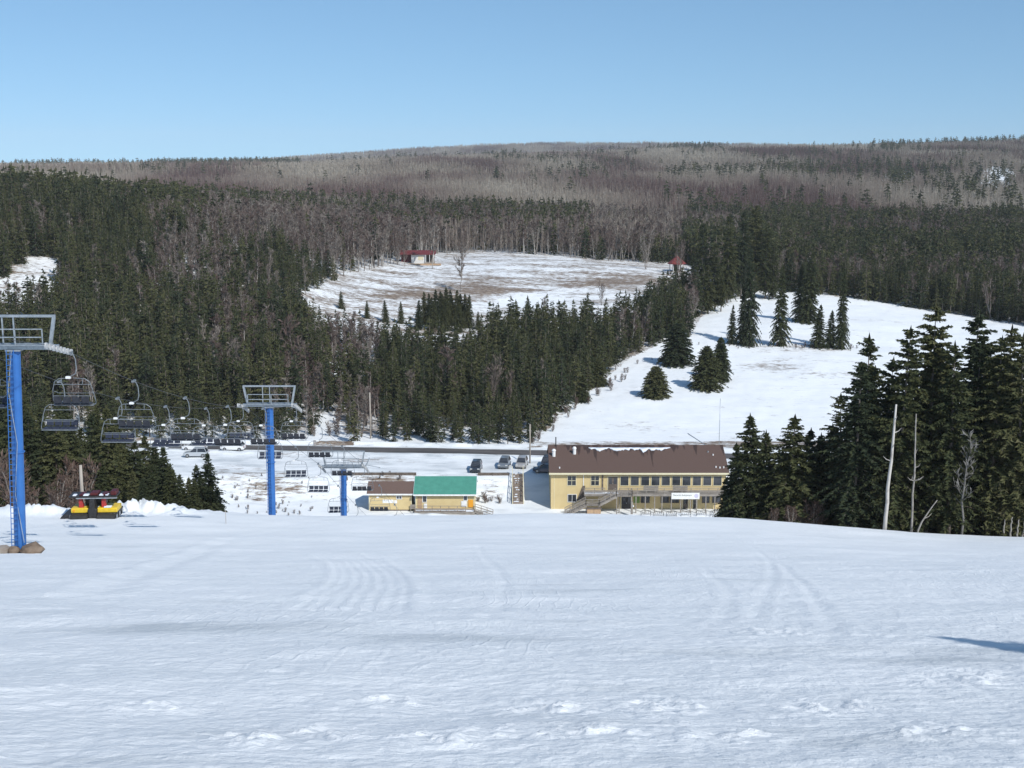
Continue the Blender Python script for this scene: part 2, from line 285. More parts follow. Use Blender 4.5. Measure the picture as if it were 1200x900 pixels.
def ground_material():
    m = bpy.data.materials.new('snow_and_grass'); m.use_nodes = True
    n = m.node_tree.nodes; l = m.node_tree.links; b = n['Principled BSDF']
    at_ = n.new('ShaderNodeAttribute'); at_.attribute_name = 'cover'
    sep = n.new('ShaderNodeSeparateColor'); l.new(at_.outputs['Color'], sep.inputs[0])
    geo = n.new('ShaderNodeNewGeometry')
    def noise(scale, detail, st=(1, 1, 1), rough=0.5):
        mp = n.new('ShaderNodeMapping'); mp.inputs['Scale'].default_value = st; l.new(geo.outputs['Position'], mp.inputs[0])
        t = n.new('ShaderNodeTexNoise'); t.inputs['Scale'].default_value = scale; t.inputs['Detail'].default_value = detail; t.inputs['Roughness'].default_value = rough
        l.new(mp.outputs[0], t.inputs[0]); return t.outputs[0]
    def mth(op, a, c, d=None):
        x = n.new('ShaderNodeMath'); x.operation = op
        for i, v in enumerate((a, c, d)):
            if v is None: continue
            if isinstance(v, (int, float)): x.inputs[i].default_value = v
            else: l.new(v, x.inputs[i])
        return x.outputs[0]
    def ramp(v, stops):
        r = n.new('ShaderNodeValToRGB'); e = r.color_ramp.elements
        while len(e) < len(stops): e.new(.5)
        for i, (p, c) in enumerate(stops): e[i].position = p; e[i].color = (*c, 1)
        l.new(v, r.inputs[0]); return r.outputs[0]
    def mix(f, a, c):
        x = n.new('ShaderNodeMix'); x.data_type = 'RGBA'; l.new(f, x.inputs[0]); l.new(a, x.inputs[6]); l.new(c, x.inputs[7]); return x.outputs[2]
    snow = ramp(noise(0.35, 6, (.6, 1, 1)), [(0.3, (0.76, 0.785, 0.79)), (0.7, (0.83, 0.845, 0.845))])
    icy = ramp(noise(0.9, 6, (.5, 1.2, 1)), [(0.35, (0.46, 0.495, 0.51)), (0.7, (0.62, 0.645, 0.655))])
    icef = n.new('ShaderNodeMapRange'); l.new(mth('ADD', sep.outputs[1], mth('MULTIPLY', mth('SUBTRACT', noise(0.5, 5, (.45, 1, 1)), 0.5), 1.6)), icef.inputs[0]); icef.inputs[1].default_value = 0.22; icef.inputs[2].default_value = 0.80
    c = mix(icef.outputs[0], snow, icy)
    grass = ramp(noise(0.8, 5), [(0.3, (0.12, 0.085, 0.062)), (0.5, (0.20, 0.15, 0.11)), (0.72, (0.27, 0.22, 0.165))])
    gn = mth('ADD', mth('MULTIPLY', noise(0.13, 8, (.4, 1.0, 1), .66), 0.38), mth('MULTIPLY', noise(1.5, 8, (.3, 1, 1), .75), 0.62))
    thr = mth('SUBTRACT', 0.72, mth('MULTIPLY', sep.outputs[0], 0.5))
    gf = n.new('ShaderNodeMapRange'); l.new(mth('SUBTRACT', gn, thr), gf.inputs[0]); gf.inputs[1].default_value = -0.02; gf.inputs[2].default_value = 0.06
    c = mix(gf.outputs[0], c, grass)
    l.new(c, b.inputs['Base Color'])
    b.inputs['Specular IOR Level'].default_value = 0.3
    rr = n.new('ShaderNodeMapRange'); l.new(icef.outputs[0], rr.inputs[0]); rr.inputs[3].default_value = 0.75; rr.inputs[4].default_value = 0.5; l.new(rr.outputs[0], b.inputs['Roughness'])
    b1 = n.new('ShaderNodeBump'); b1.inputs['Strength'].default_value = 0.5; b1.inputs['Distance'].default_value = 0.10
    l.new(noise(4.5, 8, (.8, 1, 1), .6), b1.inputs['Height'])
    b2 = n.new('ShaderNodeBump'); b2.inputs['Strength'].default_value = 0.6; b2.inputs['Distance'].default_value = 0.04
    l.new(noise(15, 6, (.9, 1, 1), .65), b2.inputs['Height']); l.new(b1.outputs[0], b2.inputs['Normal'])
    mpw = n.new('ShaderNodeMapping'); mpw.inputs['Scale'].default_value = (1, .42, 1); mpw.inputs['Rotation'].default_value = (0, 0, .25); l.new(geo.outputs['Position'], mpw.inputs[0])
    wv = n.new('ShaderNodeTexWave'); wv.wave_profile = 'SIN'; wv.inputs['Scale'].default_value = .8; wv.inputs['Distortion'].default_value = 26; wv.inputs['Detail'].default_value = 2; wv.inputs['Detail Scale'].default_value = .35; l.new(mpw.outputs[0], wv.inputs[0])
    pk = n.new('ShaderNodeMapRange'); pk.inputs[1].default_value = .93; pk.inputs[2].default_value = 1.0; l.new(wv.outputs[1], pk.inputs[0])
    tm = n.new('ShaderNodeMapRange'); tm.inputs[1].default_value = .47; tm.inputs[2].default_value = .62; l.new(noise(.13, 3), tm.inputs[0])
    wm = mth('MULTIPLY', pk.outputs[0], tm.outputs[0])
    b3 = n.new('ShaderNodeBump'); b3.inputs['Strength'].default_value = 0.5; b3.inputs['Distance'].default_value = 0.014; l.new(wm, b3.inputs['Height']); l.new(b2.outputs[0], b3.inputs['Normal']); b2 = b3
    l.new(b2.outputs[0], b.inputs['Normal'])
    return m
M['ground'] = ground_material()

# ------------------------------------------------------------------ mesh building
def link(o, parent=None):
    COL.objects.link(o)
    if parent is not None: o.parent = parent
    return o
class MB:
    def __init__(self): self.v = []; self.f = []; self.m = []; self.cur = 0; self.mats = []; self.sm = False
    def mat(self, m):
        if m not in self.mats: self.mats.append(m)
        self.cur = self.mats.index(m); return self
    def face(self, ids): self.f.append(tuple(ids)); self.m.append(self.cur)
    def add(self, vs, fs):
        o = len(self.v); self.v += [tuple(p) for p in vs]
        for q in fs: self.face([o + i for i in q])
    def box(self, lo, hi, T=None):
        x0, y0, z0 = lo; x1, y1, z1 = hi
        vs = [Vector(p) for p in ((x0, y0, z0), (x1, y0, z0), (x1, y1, z0), (x0, y1, z0), (x0, y0, z1), (x1, y0, z1), (x1, y1, z1), (x0, y1, z1))]
        if T is not None: vs = [T @ p for p in vs]
        self.add(vs, [(3, 2, 1, 0), (4, 5, 6, 7), (0, 1, 5, 4), (1, 2, 6, 5), (2, 3, 7, 6), (3, 0, 4, 7)]); return self
    def bar(self, p, q, w, h=None, up=(0, 0, 1)):
        p = Vector(p); q = Vector(q); d = (q - p); L = d.length; d.normalize(); h = h or w
        u = Vector(up); s = d.cross(u)
        if s.length < 1e-4: s = d.cross(Vector((0, 1, 0)))
        s.normalize(); t = s.cross(d)
        T = Matrix((( s.x, d.x, t.x, p.x), (s.y, d.y, t.y, p.y), (s.z, d.z, t.z, p.z), (0, 0, 0, 1)))
        return self.box((-w / 2, 0, -h / 2), (w / 2, L, h / 2), T)
    def tube(self, pts, rad, n=8, cap=True):
        pts = [Vector(p) for p in pts]; rad = rad if isinstance(rad, (list, tuple)) else [rad] * len(pts)
        o = len(self.v); ref = None
        for i, p in enumerate(pts):
            d = (pts[min(i + 1, len(pts) - 1)] - pts[max(i - 1, 0)]).normalized()
            if ref is None: ref = d.orthogonal().normalized()
            ref = (ref - d * ref.dot(d)).normalized(); s = d.cross(ref)
            for k in range(n):
                a = 2 * math.pi * k / n; self.v.append(tuple(p + (ref * math.cos(a) + s * math.sin(a)) * rad[i]))
        for i in range(len(pts) - 1):
            for k in range(n):
                a = o + i * n + k; b = o + i * n + (k + 1) % n; self.face((a, b, b + n, a + n))
        if cap:
            self.face([o + k for k in range(n)][::-1]); self.face([o + (len(pts) - 1) * n + k for k in range(n)])
        return self
    def prism(self, poly, y0, y1, axis='y'):
        """poly of (a,b); extruded along axis"""
        n = len(poly)
        def P(a, b, t): return {'y': (a, t, b), 'x': (t, a, b), 'z': (a, b, t)}[axis]
        vs = [P(a, b, y0) for a, b in poly] + [P(a, b, y1) for a, b in poly]
        self.add(vs, [tuple(range(n)), tuple(range(2 * n - 1, n - 1, -1))] + [(i, i + n, (i + 1) % n + n, (i + 1) % n) for i in range(n)]); return self
    def mesh(self, name, smooth=False):
        me = bpy.data.meshes.new(name); me.from_pydata(self.v, [], self.f)
        for m in self.mats: me.materials.append(m)
        if len(self.mats) > 1: me.polygons.foreach_set('material_index', self.m)
        if smooth: me.polygons.foreach_set('use_smooth', [True] * len(self.f))
        me.validate(clean_customdata=False); me.update(); return me
    def solid(self, name, smooth=False):
        me = self.mesh(name, smooth); bm = bmesh.new(); bm.from_mesh(me); bmesh.ops.recalc_face_normals(bm, faces=bm.faces); bm.to_mesh(me); bm.free(); return me
    def build(self, name, m=None, parent=None, smooth=False, bevel=0, label=None):
        if m is not None and not self.mats: self.mats = [m]
        o = bpy.data.objects.new(name, self.solid(name, smooth)); link(o, parent)
        if bevel:
            b = o.modifiers.new('bevel', 'BEVEL'); b.width = bevel; b.segments = 2; b.limit_method = 'ANGLE'
        if label: o['label'] = label
        return o
def tag(o, label, cat, group=None):
    o['label'] = label; o['category'] = cat
    if group: o['group'] = group
    return o
def thing(name, label, cat, loc, rz=0, group=None):
    o = bpy.data.objects.new(name, None); o.empty_display_size = 0.3; link(o); o.location = loc; o.rotation_euler = (0, 0, rz)
    return tag(o, label, cat, group)
def copy_tree(root, loc, rz=0, label=None, group=None, scale=None):
    r = root.copy(); COL.objects.link(r); r.location = loc; r.rotation_euler = (0, 0, rz)
    if scale is not None: r.scale = scale
    if label: r['label'] = label
    if group: r['group'] = group
    for ch in root.children:
        c = ch.copy(); COL.objects.link(c); c.parent = r
        for g in ch.children:
            d = g.copy(); COL.objects.link(d); d.parent = c
    return r

# ------------------------------------------------------------------ ground sheet
def build_ground():
    rows = [-45.0]
    while rows[-1] < 6090:
        y = rows[-1]
        if y < 4: s = 0.8
        elif y < 130: s = max(0.04, 0.0055 * y)
        elif y < 240: s = 0.5
        elif y < 700: s = 0.0062 * y
        else: s = 0.02 * y
        rows.append(y + s)
    rows = np.array(rows)
    a = np.linspace(0, 1, 420); uc = 0.47 * a; uo = 0.47 + (1.25 - 0.47) * (np.linspace(0, 1, 40)[1:]) ** 1.5
    us = np.concatenate([-uo[::-1], -uc[:0:-1], uc, uo])
    Y = np.repeat(rows[:, None], len(us), 1)
    X = us[None, :] * (np.maximum(Y, 0) + 7.0)
    X = np.where(Y < 0, us[None, :] * (7.0 - 0.9 * Y), X)
    z = ground_z(X, Y)
    PX, PY = project(X, np.maximum(Y, 1), z)
    # near snow: rubble lumps, refrozen ripples, machine tracks
    nearm = sstep(3, 6, Y) * (1 - sstep(60, 110, Y))
    fine = 0.035 * fbm(P2, X * 0.8, Y * 1.0, 4) + 0.013 * fbm(P3, X * 4.2, Y * 4.6, 3)
    patches = [(350, 862, 75, 9), (640, 832, 60, 9), (780, 828, 60, 9), (975, 830, 50, 10), (650, 858, 120, 8), (455, 822, 45, 6), (300, 868, 60, 8), (1130, 795, 70, 10), (850, 862, 60, 7), (520, 868, 60, 7), (1090, 860, 60, 8), (180, 830, 50, 5), (900, 740, 45, 4)]
    rub = np.zeros_like(z)
    for cx, cy, rx, ry in patches:
        rub = np.maximum(rub, np.exp(-((PX - cx) / rx) ** 2 - ((PY - cy) / ry) ** 2))
    lum = np.maximum(0, fbm(P1, X * 3.6, Y * 4.2, 5) + 0.10)
    fine = fine + 0.10 * rub * lum
    # tracks drawn as world-space curves
    def curve_d(pts):
        """distance from and position along a ground polyline"""
        best = np.full(z.shape, 1e9); side = np.zeros_like(z)
        for (p, q) in zip(pts[:-1], pts[1:]):
            dx, dy = q[0] - p[0], q[1] - p[1]; L2 = dx * dx + dy * dy
            t = np.clip(((X - p[0]) * dx + (Y - p[1]) * dy) / L2, 0, 1)
            ex = X - p[0] - t * dx; ey = Y - p[1] - t * dy; d = np.hypot(ex, ey)
            sgn = np.sign(ex * dy - ey * dx); up = d < best; best = np.where(up, d, best); side = np.where(up, sgn * d, side)
        return best, side
    def ground_pt(px, py):
        lo, hi = 5.0, 108.0; s = s_of(py); 
        for _ in range(40):
            mid = (lo + hi) / 2; x = (px - 600) / F * (CP - s * SP) * mid
            if float(base_z(np.array([x]), np.array([mid]))[0]) / mid < s: lo = mid
            else: hi = mid
        return (x, mid)
    def smooth(pts, n=8):
        P = [ground_pt(*p) for p in pts]; out = []
        P = [P[0]] + P + [P[-1]]
        for i in range(1, len(P) - 2):
            for k in range(n):
                t = k / n; a0, a1, a2, a3 = (np.array(P[j]) for j in (i - 1, i, i + 1, i + 2))
                out.append(tuple(0.5 * (2 * a1 + (a2 - a0) * t + (2 * a0 - 5 * a1 + 4 * a2 - a3) * t * t + (3 * a1 - a0 - 3 * a2 + a3) * t**3)))
        out.append(P[-2]); return out
    d, sd = curve_d(smooth([(150, 655), (240, 644), (330, 643), (390, 650), (425, 664), (432, 682), (415, 704), (385, 722)]))
    fine = fine - 0.015 * (1 - sstep(1.1, 1.5, d)) * (0.5 + 0.5 * np.cos(sd * 2 * math.pi / 0.42)) + 0.03 * np.exp(-((d - 1.5) / .25) ** 2)
    d, sd = curve_d(smooth([(60, 695), (150, 668), (240, 636), (330, 618), (420, 610)]))
    fine = fine + (0.07 * np.exp(-(d / 0.5) ** 2) - 0.06 * np.exp(-((sd - 1.2) / 0.5) ** 2) + 0.04 * np.exp(-((sd - 2.3) / 0.5) ** 2))
    for pts, w, h in (([(880, 640), (900, 655), (905, 680), (895, 700), (885, 722)], 0.14, .010), ([(822, 665), (850, 690), (852, 710), (838, 740)], .14, .010), ([(915, 660), (945, 690), (975, 730), (960, 760)], .14, .012), ([(560, 640), (585, 670), (590, 700), (570, 735)], .16, .012)):
        d, sd = curve_d(smooth(pts)); fine = fine - h * np.exp(-(d / w) ** 2) + h * .6 * np.exp(-((d - 2.2 * w) / w) ** 2)
    z = z + fine * nearm
    z = z - 0.05 * (1 - sstep(3.4, 4.2, np.abs(Y - road_y(X)))) 
    # what covers the ground: R bare grass, G grey ice
    r = np.full(z.shape, 0.0); g = np.zeros_like(z)
    frs = sstep(229, 233, Y - (road_y(X) - 223.1))
    infield = inside(FIELD, PX, PY); inkn = inside(KNOLL, PX, PY); incl = inside(CLEAR, PX, PY); ingap = inside(GAP, PX, PY)
    r = np.where(Y > 232, np.where(Y > 700, 0.8, 0.46), r)
    r = np.where(infield & (Y > 226), 0.26, r)
    r = np.where(inkn, 0.46, r); r = np.where(incl, 0.42, r); r = np.where(ingap, 0.25, r)
    def blob(cx, cy, rx, ry): return np.exp(-((PX - cx) / rx) ** 2 - ((PY - cy) / ry) ** 2)
    r = np.where((Y > 900) & ((((PX - 1168) / 22) ** 2 + ((PY - 208) / 13) ** 2 < 1) | (((PX - 1052) / 20) ** 2 + ((PY - 210) / 8) ** 2 < 1)), 0.15, r)
    r = r + 0.10 * blob(560, 330, 50, 5) + 0.16 * blob(610, 340, 36, 3) * (Y > 300) + 0.2 * blob(520, 345, 70, 8) + 0.15 * blob(720, 330, 60, 8) - 0.25 * blob(620, 352, 50, 8)
    r = r + 0.25 * blob(945, 408, 55, 5) + 0.2 * blob(900, 430, 40, 6) * (Y > 240) + 0.1 * blob(960, 440, 60, 10) * (Y > 240)
    r = r + np.where((Y > 207) & (Y < 232), 0.26, 0) + np.where((Y > 198) & (Y <= 207), 0.2, 0) + 0.16 * blob(285, 552, 45, 7) * (Y > 190) + 0.24 * blob(320, 572, 60, 22) * (Y > 188) * (Y < 208) + 0.3 * blob(455, 562, 50, 6) * (Y > 190) + 0.25 * blob(575, 575, 20, 14) * (Y > 190) + 0.2 * blob(430, 540, 60, 3) * (Y > 200)
    r = np.where((Y > 230 - 0.081 * X) & (Y < 236 - 0.081 * X) & (PX < 620), 0.22, r)
    cap = np.abs(Y - 20)
    for cx, cy, rx, ry, k in ((220, 735, 260, 13, .75), (520, 748, 260, 10, .6), (60, 722, 120, 6, .4), (860, 762, 260, 10, .6), (1130, 775, 120, 22, .75), (1120, 795, 90, 12, .6), (720, 805, 130, 10, .6), (700, 850, 160, 12, .7), (900, 855, 120, 12, .6), (250, 860, 120, 12, .5), (60, 870, 80, 10, .5), (1000, 868, 120, 12, .6), (560, 806, 60, 8, .4), (800, 890, 150, 8, .5), (470, 893, 120, 6, .4), (120, 890, 90, 6, .4), (640, 690, 200, 6, .35), (900, 680, 160, 5, .3), (1090, 660, 120, 6, .3), (250, 700, 180, 5, .4)):
        g = np.maximum(g, .66 * k * blob(cx, cy, rx, ry) * (Y < 112))
    g = g + np.where((Y > 205) & (Y < 229), 0.42, 0) + np.where((Y > 188) & (Y <= 205), 0.2, 0)
    H, W = z.shape
    co = np.stack([X, Y, z], -1).reshape(-1, 3)
    idx = np.arange(H * W).reshape(H, W)
    q = np.stack([idx[:-1, :-1], idx[:-1, 1:], idx[1:, 1:], idx[1:, :-1]], -1).reshape(-1, 4)
    me = bpy.data.meshes.new('snow_ground'); me.vertices.add(len(co)); me.vertices.foreach_set('co', co.ravel())
    me.loops.add(q.size); me.loops.foreach_set('vertex_index', q.ravel().astype(np.int32))
    me.polygons.add(len(q)); me.polygons.foreach_set('loop_start', np.arange(0, q.size, 4, dtype=np.int32)); me.polygons.foreach_set('loop_total', np.full(len(q), 4, np.int32))
    me.polygons.foreach_set('use_smooth', np.ones(len(q), bool)); me.update(calc_edges=True)
    ca = me.color_attributes.new('cover', 'FLOAT_COLOR', 'POINT')
    ca.data.foreach_set('color', np.stack([np.clip(r, 0, 1), np.clip(g, 0, 1), np.zeros_like(r), np.ones_like(r)], -1).reshape(-1).astype(np.float32))
    me.materials.append(M['ground'])
    o = bpy.data.objects.new('snow_ground', me); link(o); o['kind'] = 'structure'; o['label'] = 'snow covered ski slope, valley floor and hillsides'
build_ground()

def build_road():
    m = mat('asphalt', (0.060, 0.058, 0.058), 0.85, (0.115, 0.105, 0.10), 0.5, .3, 12, stretch=(.3, 1.2, 1))
    xs = np.linspace(-240, 240, 161); b = MB(); W = 1.95
    for x in xs:
        w0 = W + 0.45 * float(P1(np.array([x / 6.0]), np.array([0.3]))[0]); w1 = W + 0.45 * float(P1(np.array([x / 6.0]), np.array([9.3]))[0])
        b.v += [(x, road_y(x) - w0, -50.99), (x, road_y(x) + w1, -50.99)]
    for i in range(len(xs) - 1): b.face((2 * i, 2 * i + 2, 2 * i + 3, 2 * i + 1))
    o = bpy.data.objects.new('road', b.mesh('road')); o.data.materials.append(m); link(o); o['kind'] = 'structure'; o['label'] = 'wet dark asphalt road along the valley'
build_road()

# ------------------------------------------------------------------ trees
def rnd_dir(r): 
    a = r.uniform(0, 2 * math.pi); z = r.uniform(-1, 1); s = math.sqrt(1 - z * z); return Vector((s * math.cos(a), s * math.sin(a), z))
def spruce(seed, h, rad, whorls, per, sprays, size, bare=0.06, gaps=0.08, narrow=0.85, ragged=0.2, lj=(.62, 1.18)):
    """crown and trunk of a spruce standing at the origin"""
    r = random.Random(seed); c = MB().mat(M['needle']); t = MB().mat(M['bark'])
    lean = Vector((r.uniform(-.015, .015), r.uniform(-.015, .015), 0))
    def axis(z): return Vector((lean.x * z, lean.y * z, z))
    n = 6; t.tube([axis(h * i / n) - Vector((0, 0, 0.6 if i == 0 else 0)) for i in range(n + 1)], [0.012 * h * (1 - i / n) ** 0.8 + 0.012 for i in range(n + 1)], 6)
    side = r.uniform(0, 6.28)
    for w in range(whorls):
        f = (w + r.uniform(-.3, .3)) / whorls; f = max(0.0, min(0.995, f)); z = h * (bare + (1 - bare) * f)
        L0 = rad * ((1 - f) ** narrow) * (1 - 0.25 * math.exp(-f * 9)) + 0.10
        L0 *= 1 + r.uniform(-ragged, ragged)
        nb = per if f < .8 else max(4, per - 2)
        if r.random() < gaps: nb = max(2, nb // 2)
        a0 = r.uniform(0, 6.28)
        for k in range(nb):
            a = a0 + 6.283 * k / nb + r.uniform(-.35, .35); L = L0 * r.uniform(*lj)
            if f < .12 and r.random() < .3: L *= .5
            zj = z + r.uniform(-.75, .75) * h / whorls; zj = min(zj, h * .985)
            d = Vector((math.cos(a), math.sin(a), 0)); up = 0.55 * f - 0.12 + r.uniform(-.12, .12); sag = 0.42 * (1 - f) + .08
            def P(s): return axis(zj) + d * (L * s) + Vector((0, 0, L * (up * s - sag * s * s)))
            if f < .5: t.bar(axis(zj), P(.7), 0.035 * (1 - f))
            sd = Vector((-d.y, d.x, 0)); ns = max(3, int(sprays * (0.35 + 0.65 * L / (rad + .01))))
            for q in range(ns):
                s = ((q + r.random()) / ns) ** 0.75; s = 0.10 + 0.92 * s; p = P(s)
                wd = size * (1.15 - 0.6 * s) * r.uniform(.7, 1.3) * (0.55 + 0.45 * min(1, L / rad * 1.6)); sg = r.choice((-1, 1))
                tip = p + sd * (sg * wd * r.uniform(.5, 1.25)) + d * (wd * r.uniform(.15, .9)) + Vector((0, 0, -wd * r.uniform(.0, .75)))
                e = (d * r.uniform(-.3, .5) + sd * r.uniform(-.3, .3) + Vector((0, 0, r.uniform(-.7, .3)))).normalized() * wd * .55
                p2 = p - d * wd * .25 + Vector((0, 0, r.uniform(-.1, .15) * wd))
                c.add([p2, p + e, tip, p - e * .6], [(0, 1, 2), (0, 2, 3)])
    for q in range(5):   # leader
        a = r.uniform(0, 6.28); top = axis(h); e = Vector((math.cos(a), math.sin(a), .1)) * .10 * (1 + rad / 3)
        c.add([top + Vector((0, 0, .3)), top - Vector((0, 0, .5 + q * .1)) + e, top - Vector((0, 0, .5 + q * .1)) - e], [(0, 1, 2)])
    return c.mesh('spruce_crown'), t.mesh('spruce_trunk', True)
def bare_tree(seed, h, spread, limbs, twigs, tw=0.035, bark='greybark', multi=1, low=0.3, twl=1.0):
    r = random.Random(seed); t = MB().mat(M[bark]); c = MB().mat(M['twig'])
    segs = []
    for s in range(multi):
        a = r.uniform(0, 6.28); ln = (0.10 if multi == 1 else 0.26) * r.uniform(.4, 1.1); hh = h * r.uniform(.8, 1) if s else h
        d = Vector((math.cos(a) * ln, math.sin(a) * ln, 1)); pts = []; n = 6; p0 = Vector((math.cos(a), math.sin(a), 0)) * (0.12 if multi > 1 else 0)
        for i in range(n + 1):
            pts.append(p0 + d * (hh * i / n) + Vector((r.uniform(-.02, .02), r.uniform(-.02, .02), 0)) * hh * (i > 0)); 
        pts[0] = pts[0] - Vector((0, 0, .5)); rr = [0.011 * hh * (1 - i / n) ** .7 + .012 for i in range(n + 1)]
        t.tube(pts, rr, 5)
        for b in range(limbs):
            f = low + (1 - low) * (b + r.random()) / limbs * .97; i = min(int(f * n), n - 1); k = f * n - i; p = pts[i].lerp(pts[i + 1], k)
            a = r.uniform(0, 6.28); L = spread * (1.1 - 0.75 * f) * r.uniform(.6, 1.2); e = Vector((math.cos(a), math.sin(a), r.uniform(.5, 1.3))).normalized()
            m1 = p + e * L * .5; m2 = m1 + (e + Vector((r.uniform(-.3, .3), r.uniform(-.3, .3), .3))).normalized() * L * .6
            r0 = rr[i] * .45
            t.tube([p, m1, m2], [r0, r0 * .6, .008], 3, False); segs += [(p, m1), (m1, m2), (m1, m2)]
        segs += [(pts[-3], pts[-2]), (pts[-2], pts[-1]), (pts[-2], pts[-1])]
    for q in range(twigs):
        p, m = r.choice(segs); b = p.lerp(m, r.random()); ax = (m - p).normalized()
        d = (ax * .7 + rnd_dir(r) * .8 + Vector((0, 0, .45))).normalized(); L = twl * r.uniform(.35, 1.0); s = d.cross(rnd_dir(r)).normalized() * tw * r.uniform(.6, 1.2)
        k = b + d * L * .55; e = b + (d + rnd_dir(r) * .35).normalized() * L
        c.add([b - s * .5, b + s * .5, k, e], [(0, 1, 2), (2, 3, 0)])
    return c.mesh('bare_crown'), t.mesh('bare_trunk', True)
def joined(name, parts):
    bm = bmesh.new(); mats = []
    for me in parts:
        off = len(mats); n0 = len(bm.faces); bm.from_mesh(me); bm.faces.ensure_lookup_table()
        for f in bm.faces[n0:]: f.material_index += off
        mats += list(me.materials)
    out = bpy.data.meshes.new(name); bm.to_mesh(out); bm.free()
    for m in mats: out.materials.append(m)
    return out
# near spruces (stand on the crest), mid ones, far ones; heights are 1 x real size of the model
SP_HI = [spruce(101 + i, h, r_ * 1.12, wh, 9, 34, .46, bare=b_, gaps=.14, narrow=nw, ragged=.42) for i, (h, r_, wh, b_, nw) in enumerate([(18, 3.1, 36, .07, .62), (18, 2.6, 34, .14, .58), (18, 3.4, 36, .05, .7), (18, 2.5, 32, .2, .55), (18, 2.9, 34, .1, .65), (18, 2.3, 30, .28, .5)])]
SP_ROW = [spruce(151 + i, 10, 2.5 + .25 * i, 34, 10, 28, .38, bare=.02, gaps=.04, narrow=.85, ragged=.22, lj=(.7, 1.12)) for i in range(4)]
SP_MID = [spruce(201 + i, 11, r_, 19, 6, 9, .62, bare=.03, gaps=.08, narrow=.85, ragged=.25) for i, r_ in enumerate((2.0, 2.3, 1.8, 2.6, 2.1, 1.6))] + [spruce(221 + i, 11, r_, wh, 6, 10, .58, bare=b_, gaps=g_, narrow=nw, ragged=.38) for i, (r_, wh, b_, g_, nw) in enumerate([(1.7, 16, .25, .25, .5), (2.4, 20, .08, .12, .6), (2.0, 17, .15, .3, .95), (2.8, 20, .02, .05, 1.05)])]
SP_BUSH = [spruce(251 + i, 6.5, 2.7, 30, 12, 30, .42, bare=.0, gaps=.0, narrow=.66, ragged=.10, lj=(.8, 1.06)) for i in range(3)]
SP_FAR = [spruce(301 + i, 11, r_, 11, 5, 4, 1.05, bare=.03, gaps=.05, narrow=.8, ragged=.25) for i, r_ in enumerate((2.2, 1.8, 2.6))]
BT_MID = [bare_tree(401 + i, 10, 1.9, 15, 360, .026, bk, mu, .34, 1.05) for i, (bk, mu) in enumerate([('greybark', 1), ('birch', 1), ('greybark', 2), ('birch', 1), ('greybark', 1), ('greybark', 3)])]
BT_BIG = [bare_tree(451 + i, 10, 3.2, 20, 520, .03, 'greybark', mu, .25, 1.2) for i, mu in enumerate((1, 4))]
def thicket(seed, w, n, hh, tw):
    """a clump of far bare trees standing together"""
    r = random.Random(seed); c = MB().mat(M['farwood']); t = MB().mat(M['greybark'])
    for k in range(n):
        x, y = r.uniform(-w / 2, w / 2), r.uniform(-w / 2, w / 2); h = hh * r.uniform(.7, 1.1)
        t.tube([(x, y, -1), (x + r.uniform(-.4, .4), y, h)], [.11, .02], 3, False)
        for q in range(46):
            f = r.uniform(.22, 1); sp = 2.5 * (1.15 - f); b = Vector((x, y, h * f * .92)); a = r.uniform(0, 6.28)
            d = Vector((math.cos(a) * sp * r.uniform(.3, 1), math.sin(a) * sp * r.uniform(.3, 1), r.uniform(.6, 2.6))); s = Vector((-math.sin(a), math.cos(a), 0)) * tw * r.uniform(.5, 1.2)
            c.add([b - s, b + s, b + d], [(0, 1, 2)])
    return joined('thicket', [c.mesh('c'), t.mesh('t')])

EMPTY_PROTO = {}
def proto_pair(kind, i, meshes):
    return meshes[i]
def place_tree(name, pair, loc, rz, scale, label, cat, group, parts=True):
    cm, tm = pair
    e = bpy.data.objects.new(name, None); COL.objects.link(e); e.location = loc; e.rotation_euler = (rng.uniform(-.035, .035), rng.uniform(-.035, .035), rz); e.scale = scale; e.empty_display_size = .3
    tag(e, label, cat, group)
    t = bpy.data.objects.new('trunk', tm); COL.objects.link(t); t.parent = e
    c = bpy.data.objects.new('crown', cm); COL.objects.link(c); c.parent = e
    return e
rng = random.Random(7)
def tree_at(name, pair, h0, px, py_base, Y, h, label, group, cat='spruce', wide=1.0, x=None):
    p = at(px, py_base, Y); z = gz(p.x, Y); s = h / h0
    return place_tree(name, pair, (p.x, Y, z), rng.uniform(0, 6.28), (s * wide, s * wide, s), label, cat, group)

